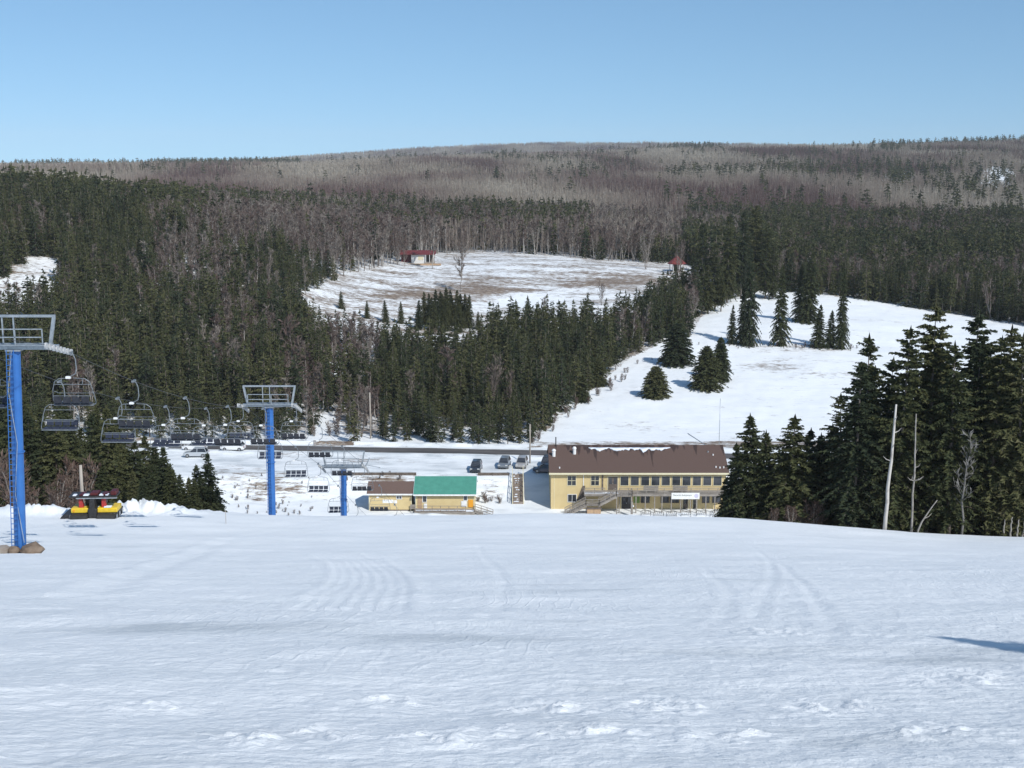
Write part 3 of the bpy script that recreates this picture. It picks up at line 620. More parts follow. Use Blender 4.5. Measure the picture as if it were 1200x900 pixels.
# ---- the tall stand on the crest at the right: (px, Y, height)
def top_h(px, ytop, Y):      # height of a tree whose top is seen at ytop
    p = at(px, ytop, Y); return max(2.0, p.z - gz(p.x, Y))
stand = [(985, 122, 462, 2, .9), (1000, 118, 425, 0, 1.0), (1012, 126, 392, 4, .9), (1030, 121, 418, 1, .8), (1048, 117, 368, 0, .95), (1060, 125, 392, 3, .9), (1085, 119, 352, 1, 1), (1098, 128, 392, 5, .9), (1112, 116, 385, 4, .95), (1122, 124, 362, 3, 1),
         (1136, 119, 388, 2, .8), (1150, 127, 376, 5, 1), (1158, 117, 392, 1, .95), (1168, 123, 366, 3, .9), (1180, 119, 410, 4, .85), (1192, 116, 388, 0, .9), (1208, 122, 398, 2, .9), (1225, 117, 380, 1, 1), (1245, 124, 372, 4, 1), (1268, 118, 390, 0, 1), (1290, 121, 380, 3, 1),
         (1020, 132, 430, 2, 1), (1045, 134, 440, 5, 1), (1075, 133, 410, 4, 1), (1105, 135, 420, 0, 1), (1140, 133, 405, 1, 1), (1172, 136, 410, 2, 1), (1200, 134, 415, 3, 1), (1008, 129, 445, 4, 1.1), (1066, 130, 425, 2, 1.1), (1092, 131, 418, 0, 1.15), (1128, 130, 415, 2, 1.1), (1160, 131, 412, 0, 1.15), (1188, 130, 420, 4, 1.1)]
desc = ['full crowned', 'ragged', 'broad', 'gappy', 'straight', 'thin crowned']
for i, (px, Y, yt, k, wd) in enumerate(stand):
    yt += (16 if (px > 1035 and i % 3) else (4 if px > 1035 else 0)); h = top_h(px, yt, Y); p = at(px, 610, Y); p.z = gz(p.x, Y); s = h / 18
    lab = f"tall dark spruce crowded in the stand on the crest right of the lodge"
    place_tree('spruce_tree', SP_HI[k], p, rng.uniform(0, 6.28), (s ** .5 * wd * 1.16, s ** .5 * wd * 1.16, s), lab, 'spruce', 'tall spruces in the stand on the crest')
# ---- lower row between the lodge and the stand
row = [(862, 128, 520, 0, .95, 'small dark spruce beside the right end of the lodge'), (880, 124, 487, 1, 1.0, 'pointed spruce with a slim bare tip just right of the lodge'), (898, 130, 507, 2, .9, 'shorter spruce filling the gap between two pointed ones by the lodge'),
       (925, 122, 488, 3, 1.15, 'broad twin tipped spruce midway between the lodge and the tall stand'), (942, 127, 502, 0, .95, 'spruce leaning against the right side of the broad twin tipped one'), (960, 125, 508, 1, .9, 'spruce at the left foot of the tall stand, half hidden by it'),
       (888, 126, 545, 2, 1.1, 'low spruce bushing out between the two pointed ones by the lodge'), (912, 127, 535, 0, 1.1, 'low spruce in front of the broad twin tipped one by the lodge'), (852, 129, 560, 3, .8, 'lowest spruce, touching the right end of the lodge'), (950, 123, 540, 3, 1.0, 'low spruce at the edge of the dark tall stand'),
       (972, 129, 498, 2, 1.0, 'spruce tucked under the outer branches of the tall stand')]
for px, Y, yt, k, wd, lab in row:
    h = top_h(px, yt, Y); p = at(px, 605, Y); p.z = gz(p.x, Y); s = h / 10
    place_tree('spruce_tree', SP_ROW[k], p, rng.uniform(0, 6.28), (s ** .6 * wd * (1.02 if px < 870 else 1.25), s ** .6 * wd * (1.02 if px < 870 else 1.25), s), lab, 'spruce', 'spruces between the lodge and the tall stand')
# ---- row behind the snow machine on the left
leftrow = [(140, 128, 535, 0), (158, 126, 552, 1), (176, 130, 545, 2), (192, 124, 523, 3), (206, 129, 550, 0), (222, 133, 560, 1), (233, 127, 545, 2), (245, 125, 530, 3), (122, 127, 540, 1), (105, 131, 548, 2), (255, 126, 572, 0), (60, 130, 560, 3), (200, 122, 545, 1), (214, 121, 556, 2), (228, 120, 562, 0), (238, 121, 556, 3), (250, 121, 570, 2), (168, 121, 560, 0)]
for i, (px, Y, yt, k) in enumerate(leftrow):
    h = top_h(px, yt, Y); p = at(px, 600, Y); p.z = gz(p.x, Y); s = h / 10
    place_tree('spruce_tree', SP_ROW[k], p, rng.uniform(0, 6.28), (s ** .6 * .85, s ** .6 * .85, s), 'young green spruce in the clump behind the long snow pile', 'spruce', 'young spruces behind the snow pile')
# ---- field trees
field = [(768, 471, 268, 33, 0, 1.22, 'lone squat spruce low in the snowy field'), (793, 428, 300, 44, 1, 1.05, 'large full spruce standing clear of the forest corner'), (828, 458, 276, 45, 2, 1.0, 'broad spruce of the pair in the middle of the field'), (844, 449, 283, 46, 0, .62, 'narrow spruce close behind the broad one of the field pair'),
         (702, 450, 280, 30, 1, .8, 'small spruce at the forest edge, left in the snowy field'), (682, 476, 265, 28, 2, .8, 'small spruce on the snow at the lower forest corner')]
for px, py, Y, hp, k, wd, lab in field:
    h = hp / (F / (Y * 1.01)) * 1.12; tree_at('spruce_tree', SP_BUSH[k], 6.5, px, py, Y, h, lab, None, wide=wd * 1.25)
tall = [(857, 405, 322, 40, 3, .6, 'short slim spruce left in the line across the field'), (878, 405, 320, 98, 3, .62, 'tallest slim spruce in the line across the snowy field'), (871, 403, 322, 60, 5, .8, 'bushy low spruce at the foot of the tallest slim one'), (914, 405, 320, 82, 5, .75, 'thin lone spruce with open snow either side in the field line'), (946, 375, 352, 72, 0, 1.1, 'dense broad spruce up the snowy bank behind the field line'),
        (938, 372, 356, 58, 2, .9, 'dense spruce hugging the left side of the broad bank spruce'), (958, 408, 318, 44, 4, 1.0, 'low round spruce beside the ditch in the field line'), (985, 410, 317, 82, 1, .62, 'slender dark spruce ending the field line on the right'), (972, 408, 318, 38, 2, .9, 'small spruce between the low round one and the slender one')]
for px, py, Y, hp, k, wd, lab in tall:
    h = hp / (F / (Y * 1.0)) * 1.02; s = h / 11
    p = at(px, py, Y); p.z = gz(p.x, Y); pr = SP_ROW[k % 4]; h *= 1.14; s = h / 10; wd *= 1.0
    place_tree('spruce_tree', pr, p, rng.uniform(0, 6.28), (wd * s ** .6, wd * s ** .6, s), lab, 'spruce', 'spruces in the line across the field')

for qx, yt, yb, Y, k in ((822, 262, 352, 380, 0), (838, 285, 356, 378, 1), (852, 252, 350, 392, 4), (868, 246, 348, 400, 3), (884, 240, 346, 405, 5), (897, 262, 344, 402, 1), (812, 300, 358, 372, 2), (830, 310, 362, 370, 4), (905, 285, 343, 402, 0), (800, 318, 360, 372, 1), (786, 335, 372, 366, 5), (845, 320, 356, 374, 3)):
    p = at(qx, yb, Y); p.z = gz(p.x, Y); h = at(qx, yt, Y).z - p.z; s = h / 18
    place_tree('spruce_tree', SP_HI[k], p, rng.uniform(0, 6.28), (s ** .6 * 1.05, s ** .6 * 1.05, s), 'tall spruce in the clump between the gazebo and the upper snowy field', 'spruce', 'tall spruces beside the gazebo')
TALLN = 12
# ---- the forests: candidates on a jittered grid, in metres
r0 = np.random.RandomState(11)
def candidates(Y0, Y1, sp, umax=0.52):
    out = []; y = Y0
    while y < Y1:
        x = np.arange(-umax * y, umax * y, sp); out.append(np.stack([x + r0.uniform(-.45, .45, len(x)) * sp, y + r0.uniform(-.45, .45, len(x)) * sp], -1)); y += sp
    return np.concatenate(out)
cand = candidates(228, 740, 2.75)
x, y = cand[:, 0], cand[:, 1]; z = ground_z(x, y); px, py = project(x, y, z)
ok = (y > road_y(x) + 5.2) & ~inside(FIELD, px, py) & ~inside(KNOLL, px, py) & ~inside(CLEAR, px, py) & ~inside(GAP, px, py) & ~((px > 772) & (px < 814) & (y > 405) & (y < 468))
clump = fbm(P1, x / 26, y / 26, 3); clump2 = fbm(P3, x / 60, y / 80, 3)
ps = np.full(len(x), .8)                                   # share of spruce
def zone(a0, a1, b0, b1, v):
    m = (px > a0) & (px < a1) & (y > b0) & (y < b1); ps[m] = v
zone(-900, 2000, 228, 420, .93)
zone(-900, 280, 420, 520, .85)
zone(-900, 2000, 520, 640, .3); zone(240, 480, 400, 560, .07); zone(-900, 240, 520, 740, .12); zone(240, 480, 560, 740, .22)
zone(480, 690, 430, 560, .12); zone(690, 800, 430, 520, .45); zone(480, 780, 560, 640, .3); zone(480, 780, 640, 740, .38)
zone(780, 2000, 330, 560, .84); zone(780, 2000, 560, 740, .55)
zone(445, 720, 228, 335, .99); zone(335, 445, 228, 340, .36); zone(355, 440, 300, 350, .5); zone(180, 340, 320, 430, .40); zone(255, 380, 285, 400, .68); zone(-900, 180, 300, 330, .86); zone(800, 850, 300, 420, .45)
pick = r0.rand(len(x)); sp_m = ok & (pick < ps + 0.55 * clump * (ps > .2) * (ps < .97) + np.where((px > 760) & (y > 430), 1.1 * clump2 - .12, 0))
bt_m = ok & ~sp_m
thin = r0.rand(len(x))
bt_m &= thin < np.where((px > 335) & (px < 445) & (y < 350), .9, .95)
dens = np.where(y < 420, 1.0, .9); sp_m &= thin < dens
hs = 10.2 * (1 + .32 * clump2 + r0.uniform(-.28, .28, len(x)))
hs = np.where((y > 228) & (y < 250) & (px < 640), hs * .72, hs)
hs = np.where((px < 240) & (y > 330) & (y < 480), hs * 1.1, hs)
hs = np.where((px > 690) & (px < 800) & (y > 430), hs * .7, hs)
hs = np.where((px > 800) & (px < 910) & (y > 380) & (y < 470), hs * 1.4, hs)
hs = np.where((px > 360) & (px < 565) & (y > 296) & (y < 400), hs * .72, hs)
hs = np.where(np.abs(y - 236 + .081 * x) < 6, hs * r0.uniform(.35, 1, len(x)), hs)
hb = 9.0 * (1 + .25 * clump2 + r0.uniform(-.25, .3, len(x)))
hb = np.where((px > 335) & (px < 445) & (y < 350), hb * .75, hb)
hb = np.where((px > 280) & (px < 820) & (y > 430) & (y < 560), hb * 1.05, hb)
frame = (px > 2) & (px < 1198) & (py - hs * F / y < 640)
# a few small scattered trees on the knoll
ex = [(498, 374, 352, 9), (503, 370, 355, 8), (511, 374, 351, 10), (516, 371, 354, 9), (524, 373, 352, 10.5), (529, 370, 356, 9), (535, 373, 352, 10), (541, 371, 354, 8.5), (548, 375, 350, 9), (508, 380, 345, 8), (523, 380, 345, 9), (538, 381, 344, 8), (505, 372, 350, 8), (518, 368, 352, 9), (530, 366, 356, 7.5), (545, 370, 352, 9), (490, 378, 345, 8), (538, 356, 365, 6), (560, 377, 348, 5), (575, 362, 360, 3), (600, 372, 352, 3), (690, 366, 356, 3.5), (655, 360, 360, 2.5), (720, 360, 362, 3), (745, 366, 356, 4), (470, 372, 350, 6), (520, 378, 346, 7), (452, 372, 350, 6), (430, 366, 352, 5), (400, 358, 358, 5), (640, 378, 349, 4), (768, 348, 372, 9), (790, 352, 372, 8), (782, 366, 356, 9)]
for (qx, qy, Y, h) in ex:
    p = at(qx, qy, Y); z_ = gz(p.x, Y)
    place_tree('spruce_tree', SP_ROW[rng.randrange(4)], (p.x, Y, z_), rng.uniform(0, 6.28), (h / 10 * .95, h / 10 * .95, h / 10), 'small spruce scattered on the lower edge of the patchy open knoll', 'spruce', 'spruces scattered on the knoll edge')
n_hand = len(stand) + len(row) + len(leftrow) + len(field) + len(tall) + len(ex)
groups = [(-1e9, 250, 'spruce in the dark forest front beyond the road behind the chairs', 'spruces of the forest front behind the chairs'), (250, 345, 'spruce in the forest front behind the middle blue tower', 'spruces of the forest front behind the middle tower'), (345, 445, 'spruce among the bare reddish thicket beyond the road', 'spruces in the reddish thicket'), (445, 1e9, 'spruce in the roadside forest between the utility pole and the snowy field', 'spruces between the utility pole and the field')]
def split(mask, hts, n, ytop_min):
    i = np.where(mask & frame)[0]; key = hts[i] / y[i]; i = i[np.argsort(-key)]
    return i[:n], np.setdiff1d(np.where(mask)[0], i[:n])
ind, rest = split(sp_m, hs, 238 - n_hand - TALLN, 0)
for i in ind:
    for a, b_, lab, gr in groups:
        if a <= px[i] < b_: break
    s = hs[i] / 11; wd = rng.uniform(.85, 1.15)
    place_tree('spruce_tree', SP_MID[rng.randrange(10)], (x[i], y[i], z[i]), rng.uniform(0, 6.28), (s * wd, s * wd, s), lab, 'spruce', gr)
# bare trees
bgroups = [(-1e9, 335, 'bare grey tree among the dark spruces beyond the road, left of the thicket', 'bare trees among the spruces behind the chairs'), (335, 445, 'bare reddish twiggy tree in the thicket behind the parking lot', 'bare trees of the reddish thicket'), (445, 1e9, 'thin bare tree among the roadside spruces left of the snowy field', 'bare trees among the roadside spruces')]
indb, restb = split(bt_m, hb, 215, 0)
for i in indb:
    for a, b_, lab, gr in bgroups:
        if a <= px[i] < b_: break
    s = hb[i] / 10
    place_tree('bare_tree', BT_MID[rng.randrange(6)], (x[i], y[i], z[i]), rng.uniform(0, 6.28), (s, s, s), lab, 'bare tree', gr)
for (qx, qy, Y, h, k, lab) in [(310, 320, 425, 12, 1, 'pale many stemmed bare tree standing out above the left hillside'), (245, 345, 405, 11, 0, 'wide grey bare tree on the left hillside below the pale one'), (345, 470, 262, 17, 0, 'tall slim bare tree rising behind the middle blue tower'), (757, 312, 462, 9, 1, 'pale V shaped bare tree at the back edge of the knoll'), (705, 345, 385, 7, 1, 'small bare clump standing on the open knoll'), (540, 330, 400, 14, 0, 'tall thin bare tree in front of the white cabin, on the knoll'), (282, 480, 258, 13, 0, 'pale straight bare trunk left of the middle tower'), (522, 478, 255, 13, 0, 'yellowish bare tree at the centre of the roadside forest'), (572, 480, 252, 12, 1, 'white branched birch in the roadside forest'), (600, 485, 250, 9, 0, 'white slanting birch stem nearest the field in the roadside forest'), (484, 482, 252, 9, 0, 'slender pale stem beside the utility pole forest edge'), (640, 395, 345, 9, 0, 'bare slim tree above the roadside forest top'), (507, 318, 442, 17, 0, 'tall pale bare tree right in front of the white cabin porch'), (466, 313, 446, 9, 1, 'low bare clump at the left end of the white cabin'), (474, 314, 444, 7, 0, 'small bare tree before the dark red end of the cabin'), (795, 322, 452, 12, 1, 'pale bare birch standing before the gazebo')]:
    p = at(qx, qy, Y); s = h / 10; pr = BT_BIG[k]
    place_tree('bare_tree', pr, (p.x, Y, gz(p.x, Y)), rng.uniform(0, 6.28), (s * .8, s * .8, s), lab, 'bare tree', None)

# ---- the mass of the forest: instanced
def forest(name, label, protos, pts, idx, rot, scl):
    pc = bpy.data.collections.new(name + '_sources')
    for i, me in enumerate(protos):
        pc.objects.link(bpy.data.objects.new(f'{name}_{i:02d}', me))
    me = bpy.data.meshes.new(name); n = len(pts); me.vertices.add(n); me.vertices.foreach_set('co', np.asarray(pts, np.float32).ravel())
    for nm, ty, dat, key in (('pick', 'INT', np.asarray(idx, np.int32), 'value'), ('turn', 'FLOAT_VECTOR', np.stack([r0.uniform(-.04, .04, n), r0.uniform(-.04, .04, n), rot], -1).astype(np.float32).ravel(), 'vector'), ('grow', 'FLOAT_VECTOR', np.asarray(scl, np.float32).ravel(), 'vector')):
        a = me.attributes.new(nm, ty, 'POINT'); a.data.foreach_set(key, dat)
    o = bpy.data.objects.new(name, me); link(o); o['kind'] = 'stuff'; o['label'] = label
    ng = bpy.data.node_groups.new(name, 'GeometryNodeTree'); ng.interface.new_socket('Geometry', in_out='INPUT', socket_type='NodeSocketGeometry'); ng.interface.new_socket('Geometry', in_out='OUTPUT', socket_type='NodeSocketGeometry')
    N = ng.nodes; L = ng.links; gi = N.new('NodeGroupInput'); go = N.new('NodeGroupOutput'); ci = N.new('GeometryNodeCollectionInfo'); ci.inputs[0].default_value = pc; ci.inputs[1].default_value = True; ci.inputs[2].default_value = True
    ip = N.new('GeometryNodeInstanceOnPoints'); ip.inputs['Pick Instance'].default_value = True
    def attr(nm, ty):
        q = N.new('GeometryNodeInputNamedAttribute'); q.data_type = ty; q.inputs[0].default_value = nm; return q.outputs[0]
    L.new(gi.outputs[0], ip.inputs['Points']); L.new(ci.outputs[0], ip.inputs['Instance']); L.new(attr('pick', 'INT'), ip.inputs['Instance Index'])
    L.new(attr('turn', 'FLOAT_VECTOR'), ip.inputs['Rotation']); L.new(attr('grow', 'FLOAT_VECTOR'), ip.inputs['Scale']); L.new(ip.outputs[0], go.inputs[0])
    md = o.modifiers.new('trees', 'NODES'); md.node_group = ng
    return o
spj = [joined('sj', p) for p in SP_MID] + [joined('sj', p) for p in SP_FAR]
pts = []; idx = []; scl = []
for i in rest:
    far_ = y[i] > 430; s = hs[i] / 11 * (1.12 if far_ else 1)
    pts.append((x[i], y[i], z[i])); idx.append(10 + r0.randint(3) if far_ else r0.randint(10)); w = r0.uniform(.85, 1.2); scl.append((s * w, s * w, s))
# spruces scattered over the far hill
fc = candidates(740, 2700, 15, .5); fx, fy = fc[:, 0], fc[:, 1]; fz = ground_z(fx, fy); fpx, fpy = project(fx, fy, fz)
cl = fbm(P2, fx / 240, fy / 520, 4); prob = np.clip(.06 + 1.4 * (cl - .08), .015, .85) * np.where(fpx > 560, 1, .4)
prob = np.where((fpx > 780) & (fy > 740) & (fy < 900), prob + .35, prob); prob = np.where((fpx > 795) & (fpx < 980) & (fy > 1150) & (fy < 1450), prob + .25, prob)
prob = np.where((fpx > 180) & (fpx < 350) & (fy > 2250), .85, prob); prob = np.where((fpx < 180) & (fy > 2400), .4, prob); prob = np.where((fpx > 1100) & (fy > 2500), .6, prob); prob = np.where((fpx > 1030) & (fpx < 1100) & (fy > 2500), .6, prob)
fm = r0.rand(len(fx)) < prob
for i in np.where(fm)[0]:
    s = r0.uniform(1.0, 1.7) * (1.25 if fy[i] > 2000 else 1); pts.append((fx[i], fy[i], fz[i])); idx.append(10 + r0.randint(3)); scl.append((s * 1.4, s * 1.4, s))
forest('spruce_forest', 'mass of dark spruces filling the hillsides behind the road', spj, pts, idx, r0.uniform(0, 6.28, len(pts)), scl)
TH = [thicket(501 + i, 15, 9, 11, .10) for i in range(4)] + [thicket(551 + i, 30, 16, 13, .30) for i in range(3)]
btj = [joined('bj', p) for p in BT_MID]
pts = []; idx = []; scl = []
for i in restb:
    s = hb[i] / 10
    if y[i] > 500 and r0.rand() < .34: s *= .78; pts.append((x[i], y[i], z[i])); idx.append(6 + r0.randint(4)); scl.append((s, s, s * 1.1))
    else: pts.append((x[i], y[i], z[i])); idx.append(r0.randint(6)); scl.append((s, s, s))
for (Y0, Y1, sp, lo, n_) in ((735, 1300, 12.5, 6, 4), (1300, 2750, 24, 10, 3), (2750, 4300, 42, 10, 3), (4300, 5700, 55, 10, 3)):
    c = candidates(Y0, Y1, sp, .5)
    if Y0 > 4000: c = c[(c[:, 0] > -1100)]
    cz = ground_z(c[:, 0], c[:, 1]); q1, q2 = project(c[:, 0], c[:, 1], cz)
    hole = (((q1 - 1168) / 20) ** 2 + ((q2 - 212) / 15) ** 2 < 1) | (((q1 - 1052) / 20) ** 2 + ((q2 - 213) / 9) ** 2 < 1)
    for k in range(len(c)):
        if hole[k]: continue
        s = r0.uniform(.75, 1.15) * (1.5 if Y0 > 4000 else 1); pts.append((c[k, 0], c[k, 1], cz[k])); idx.append(lo + r0.randint(n_)); scl.append((s * 1.1, s * 1.1, s))
forest('bare_forest', 'grey brown leafless woods covering the far hillside', btj + TH, pts, idx, r0.uniform(0, 6.28, len(pts)), scl)
print('spruce individuals', n_hand + len(ind), 'rest', len(rest), 'bare', len(indb), 'rest', len(restb), 'pts', len(pts))
#OBJECTS
# ------------------------------------------------------------------ chair lift
T_TOW = [  # x, y, arm height z, base px label
    (-28.25, 72.0, -10.35), (-22.15, 115.0, -21.9), (-18.9, 140.0, -33.7)]
def tower(i):
    x_, y_, za = T_TOW[i]; zb = gz(x_, y_); H = za - zb
    labs = ['tall blue lift tower standing on boulders, nearest to the camera', 'blue lift tower with railed crossarm standing on the snow crest, second down the slope', 'short looking blue lift tower sunk below the crest beside the brown roofed hut']
    t = thing('lift_tower', labs[i], 'lift tower', (x_, y_, zb), 0, 'blue lift towers')
    p = MB(); bxs = -.46 if i == 0 else -.12
    p.tube([(bxs * 1.2, 0, -2.5), (bxs * .5, 0, H * .5), (0, 0, H - .14)], [.34, .325, .305], 20)
    for zz in (.12, H * .5): p.tube([(bxs * (1 - zz / H), 0, zz - .03), (bxs * (1 - zz / H), 0, zz + .03)], [.40, .40], 20)
    p.build('pole', M['blue'], t, True).data.polygons.foreach_set('use_smooth', [False] * len(p.f)) if False else p.build('pole', M['blue'], t)
    l = MB().mat(M['blue'])
    for sx in (-.2, .2): l.bar((bxs - .1 + sx, -.46, .6), (-.12 + sx, -.44, H - .1), .035)
    n = int(H / .32)
    for k in range(2, n): xo = bxs * (1 - k * .32 / H); l.bar((xo - .32, -.455, k * .32), (xo + .08, -.455, k * .32), .034)
    for k in range(6): 
        zz = 1 + k * (H - 1.5) / 5; xo = bxs * (1 - zz / H); l.bar((xo - .12, -.46, zz), (xo - .12, -.3, zz), .04)
    l.build('ladder', None, t)
    c = MB().tube([(.0, -.5, .8), (-.36, -.42, H * .3), (-.02, -.5, H * .55), (-.36, -.44, H * .8), (-.02, -.45, H - .1)] if i == 0 else [(-.4, -.42, H * .45), (-.42, -.42, H * .75), (-.36, -.4, H - .1)], .022, 6); c.build('safety_cable', M['steel'], t)
    W = 2.36
    a = MB(); a.box((-W - .12, -.2, H - .12), (W + .12, .2, H + .14)); a.box((-.42, -.42, H - .2), (.42, .42, H - .12)); a.build('crossarm', M['steel'], t, bevel=.02)
    f = MB()
    TW, TH_ = W - .05, 1.72       # lifting frame over the arm, wider at the top
    for sx in (-1, 1): f.bar((sx * (W - .32), 0, H + .14), (sx * (TW + .02), 0, H + TH_), .17, .17)
    f.bar((-TW - .1, 0, H + TH_ + .06), (TW + .1, 0, H + TH_ + .06), .14, .14); f.build('lifting_frame', M['steel'], t)
    g = MB()
    for sy in (-.42,):
        for zz in (.62, 1.08): g.bar((-W + .45, sy, H + zz), (W - .6, sy, H + zz), .055)
        for xx in (-W + .45, .22, W - .6): g.bar((xx, sy, H + .14), (xx, sy, H + 1.08), .055)
    for xx in (-.62, .02): g.bar((xx, 0, H + .14), (xx, 0, H + TH_), .07)
    g.box((-W + .3, -.45, H + .142), (W - .3, -.22, H + .18)); g.box((-W + .3, .22, H + .142), (W - .3, .45, H + .18))
    g.build('catwalk_railing', M['steel'], t)
    # rope direction here
    prv = Vector((-33.5, 36.0, 0.0)) if i == 0 else Vector(T_TOW[i - 1]); nxt = Vector((-15.8, 165.0, -47.5)) if i == 2 else Vector(T_TOW[i + 1])
    dn = (nxt - Vector(T_TOW[i])).normalized(); dp = (Vector(T_TOW[i]) - prv).normalized()
    for sx in (-1, 1):
        s = MB(); o = Vector((sx * 2.45, 0, H + .02))
        s.bar(o - dp * 1.3 + Vector((0, 0, -.25)), o + Vector((0, 0, -.22)), .06, .10); s.bar(o + Vector((0, 0, -.22)), o + dn * 1.5 + Vector((0, 0, -.25)), .06, .10)
        st = s.build('sheave_train', M['steel'], t)
        for k in range(8):
            q = (k - 3.2) * .42; d = dn if q > 0 else dp; cpt = o + d * q + Vector((0, 0, -.13))
            w = MB().tube([cpt + Vector((-.045, 0, 0)), cpt + Vector((.045, 0, 0))], .19, 14); w.build('sheave_wheel', M['sheave'], st)
    if i == 2:
        b = MB().bar((W + .1, 0, H), (W + .55, .2, H + 1.0), .1); b.bar((W + .1, .1, H + .2), (W + 1.7, .5, H - .2), .07); b.build('guide_arm', M['steel'], t)
    return t
for i in range(3): tower(i)
for dx, dy, r_, mm, lab in ((-.95, -.35, .5, 'palerock', 'pale boulder at the left foot of the nearest blue tower'), (-.25, -.62, .34, 'rock', 'small brown stone between two boulders at the nearest blue tower'), (.72, -.4, .62, 'rock', 'large brown boulder at the right foot of the nearest blue tower')):
    bm = bmesh.new(); bmesh.ops.create_icosphere(bm, subdivisions=2, radius=r_); q = Perlin(int(r_ * 100))
    for v in bm.verts:
        f_ = 1 + .7 * float(q(np.array([v.co.x * 1.6 + 5]), np.array([v.co.y * 1.6 + v.co.z * 1.3]))[0]); v.co = Vector((v.co.x * 1.15 * f_, v.co.y * f_, v.co.z * .78 * f_))
    me = bpy.data.meshes.new('boulder'); bm.to_mesh(me); bm.free(); me.materials.append(M[mm])
    bx, by = -28.6 + dx, 72 + dy; o = bpy.data.objects.new('boulder', me); link(o); o.location = (bx, by, gz(bx, by) + r_ * .3); tag(o, lab, 'boulder', 'boulders at the tower foot')

UP = [Vector((-33.7, 36.0, 0.0)), Vector(T_TOW[0]), Vector(T_TOW[1]), Vector(T_TOW[2]), Vector((-15.8, 165.0, -47.5))]
SAG = [0.8, 1.55, 0.12, 0.35]
def rope_pt(side, Y):
    for k in range(4):
        a, b = UP[k], UP[k + 1]
        if Y <= b.y or k == 3:
            t = (Y - a.y) / (b.y - a.y); p = a.lerp(b, t); p.z -= 4 * SAG[k] * t * (1 - t); p.x += side * 2.45; p.z += .06; return p
rp = MB().mat(M['rope'])
for side in (-1, 1): rp.tube([rope_pt(side, yy) for yy in np.linspace(-10, 165, 180)], .016, 5)
tag(rp.build('haul_rope', None), 'dark steel haul rope running down over the blue towers', 'cable')
def chair(facing):
    t = thing('lift_chair', 'x', 'lift chair', (0, 0, 0), 0, 'empty four seat chairs on the lift')
    h = MB(); h.tube([(0, .1, .02), (0, 0, -.05), (.16, 0, -.12), (.27, 0, -.4), (.30, 0, -.95), (.22, 0, -1.25), (-.05, 0, -1.4), (-.2, 0, -1.46)], .031, 7)
    hg = h.build('hanger', M['chairsteel'], t)
    g = MB().box((-.07, -.28, -.07), (.09, .28, .06)); g.build('rope_grip', M['chairsteel'], hg, bevel=.02)
    MB().box((-.34, -.1, -1.54), (-.06, .1, -1.40)).build('hub_plate', M['white'], t, bevel=.02)
    f = MB(); y0 = .28 * facing
    for sx in (-1, 1):
        f.tube([(-.2 * 0 + sx * .1, 0, -1.5), (sx * .75, 0, -1.54), (sx * 1.02, 0, -1.72), (sx * 1.16, y0 * .2, -2.2), (sx * 1.24, y0 * .9, -2.85), (sx * 1.2, y0 * 1.5, -3.05), (sx * 1.14, y0 * .2, -3.12)], .024, 6)
        f.tube([(sx * .62, 0, -1.53), (sx * .6, 0, -1.85), (sx * .56, 0, -1.9)], .02, 5)
    f.tube([(-1.06, 0, -1.88), (1.06, 0, -1.88)], .02, 5); f.tube([(-1.16, y0 * .3, -3.13), (1.16, y0 * .3, -3.13)], .03, 5); f.tube([(-1.16, y0 * 1.7, -3.12), (1.16, y0 * 1.7, -3.12)], .035, 5); f.tube([(-1.1, -.25 * y0, -2.55), (1.1, -.25 * y0, -2.55)], .025, 5)
    f.build('frame', M['chairsteel'], t)
    pm = M['seat'] if facing > 0 else M['navy']
    for k in range(4):
        xx = -1.06 + k * .535; MB().box((xx, min(-.1 * facing, .48 * facing), -3.10), (xx + .46, max(-.1 * facing, .48 * facing), -2.99)).build('seat_pad', pm, t, bevel=.03)
    for k in range(4):
        xx = -1.06 + k * .535; T = Matrix.Translation((0, -.16 * facing, -2.98)) @ Matrix.Rotation(facing * R(9), 4, 'X'); MB().box((xx, -.04, .02), (xx + .46, .04, .40), T).build('back_pad', pm, t, bevel=.03)
    b = MB(); b.tube([(-1.1, .1 * facing, -2.3), (-1.0, .62 * facing, -2.5), (1.0, .62 * facing, -2.5), (1.1, .1 * facing, -2.3)], .02, 5); b.build('safety_bar', M['chairsteel'], t)
    return t
CH_R = chair(1); CH_L = chair(-1)
ordw = ['first', 'second', 'third', 'fourth', 'fifth', 'sixth', 'seventh', 'eighth', 'ninth', 'tenth', 'eleventh', 'twelfth', 'thirteenth']
first = {1: CH_R, -1: CH_L}; used = {1: False, -1: False}
for side, Y0 in ((1, 73.4), (-1, 73.6)):
    for k in range(12):
        Y = Y0 + 8.12 * k; p = rope_pt(side, Y)
        if p.z - 3.3 < gz(p.x, Y) + .25: continue
        nm = 'right' if side > 0 else 'left'
        lab = f"{ordw[k]} four seat chair down the {nm} cable, counted from the nearest blue tower, {'black' if side > 0 else 'navy'} pads"
        if not used[side]: o = first[side]; o.location = p; used[side] = True; o['label'] = lab
        else: o = copy_tree(first[side], p, rng.uniform(-.05, .05), lab)
        o['label'] = lab
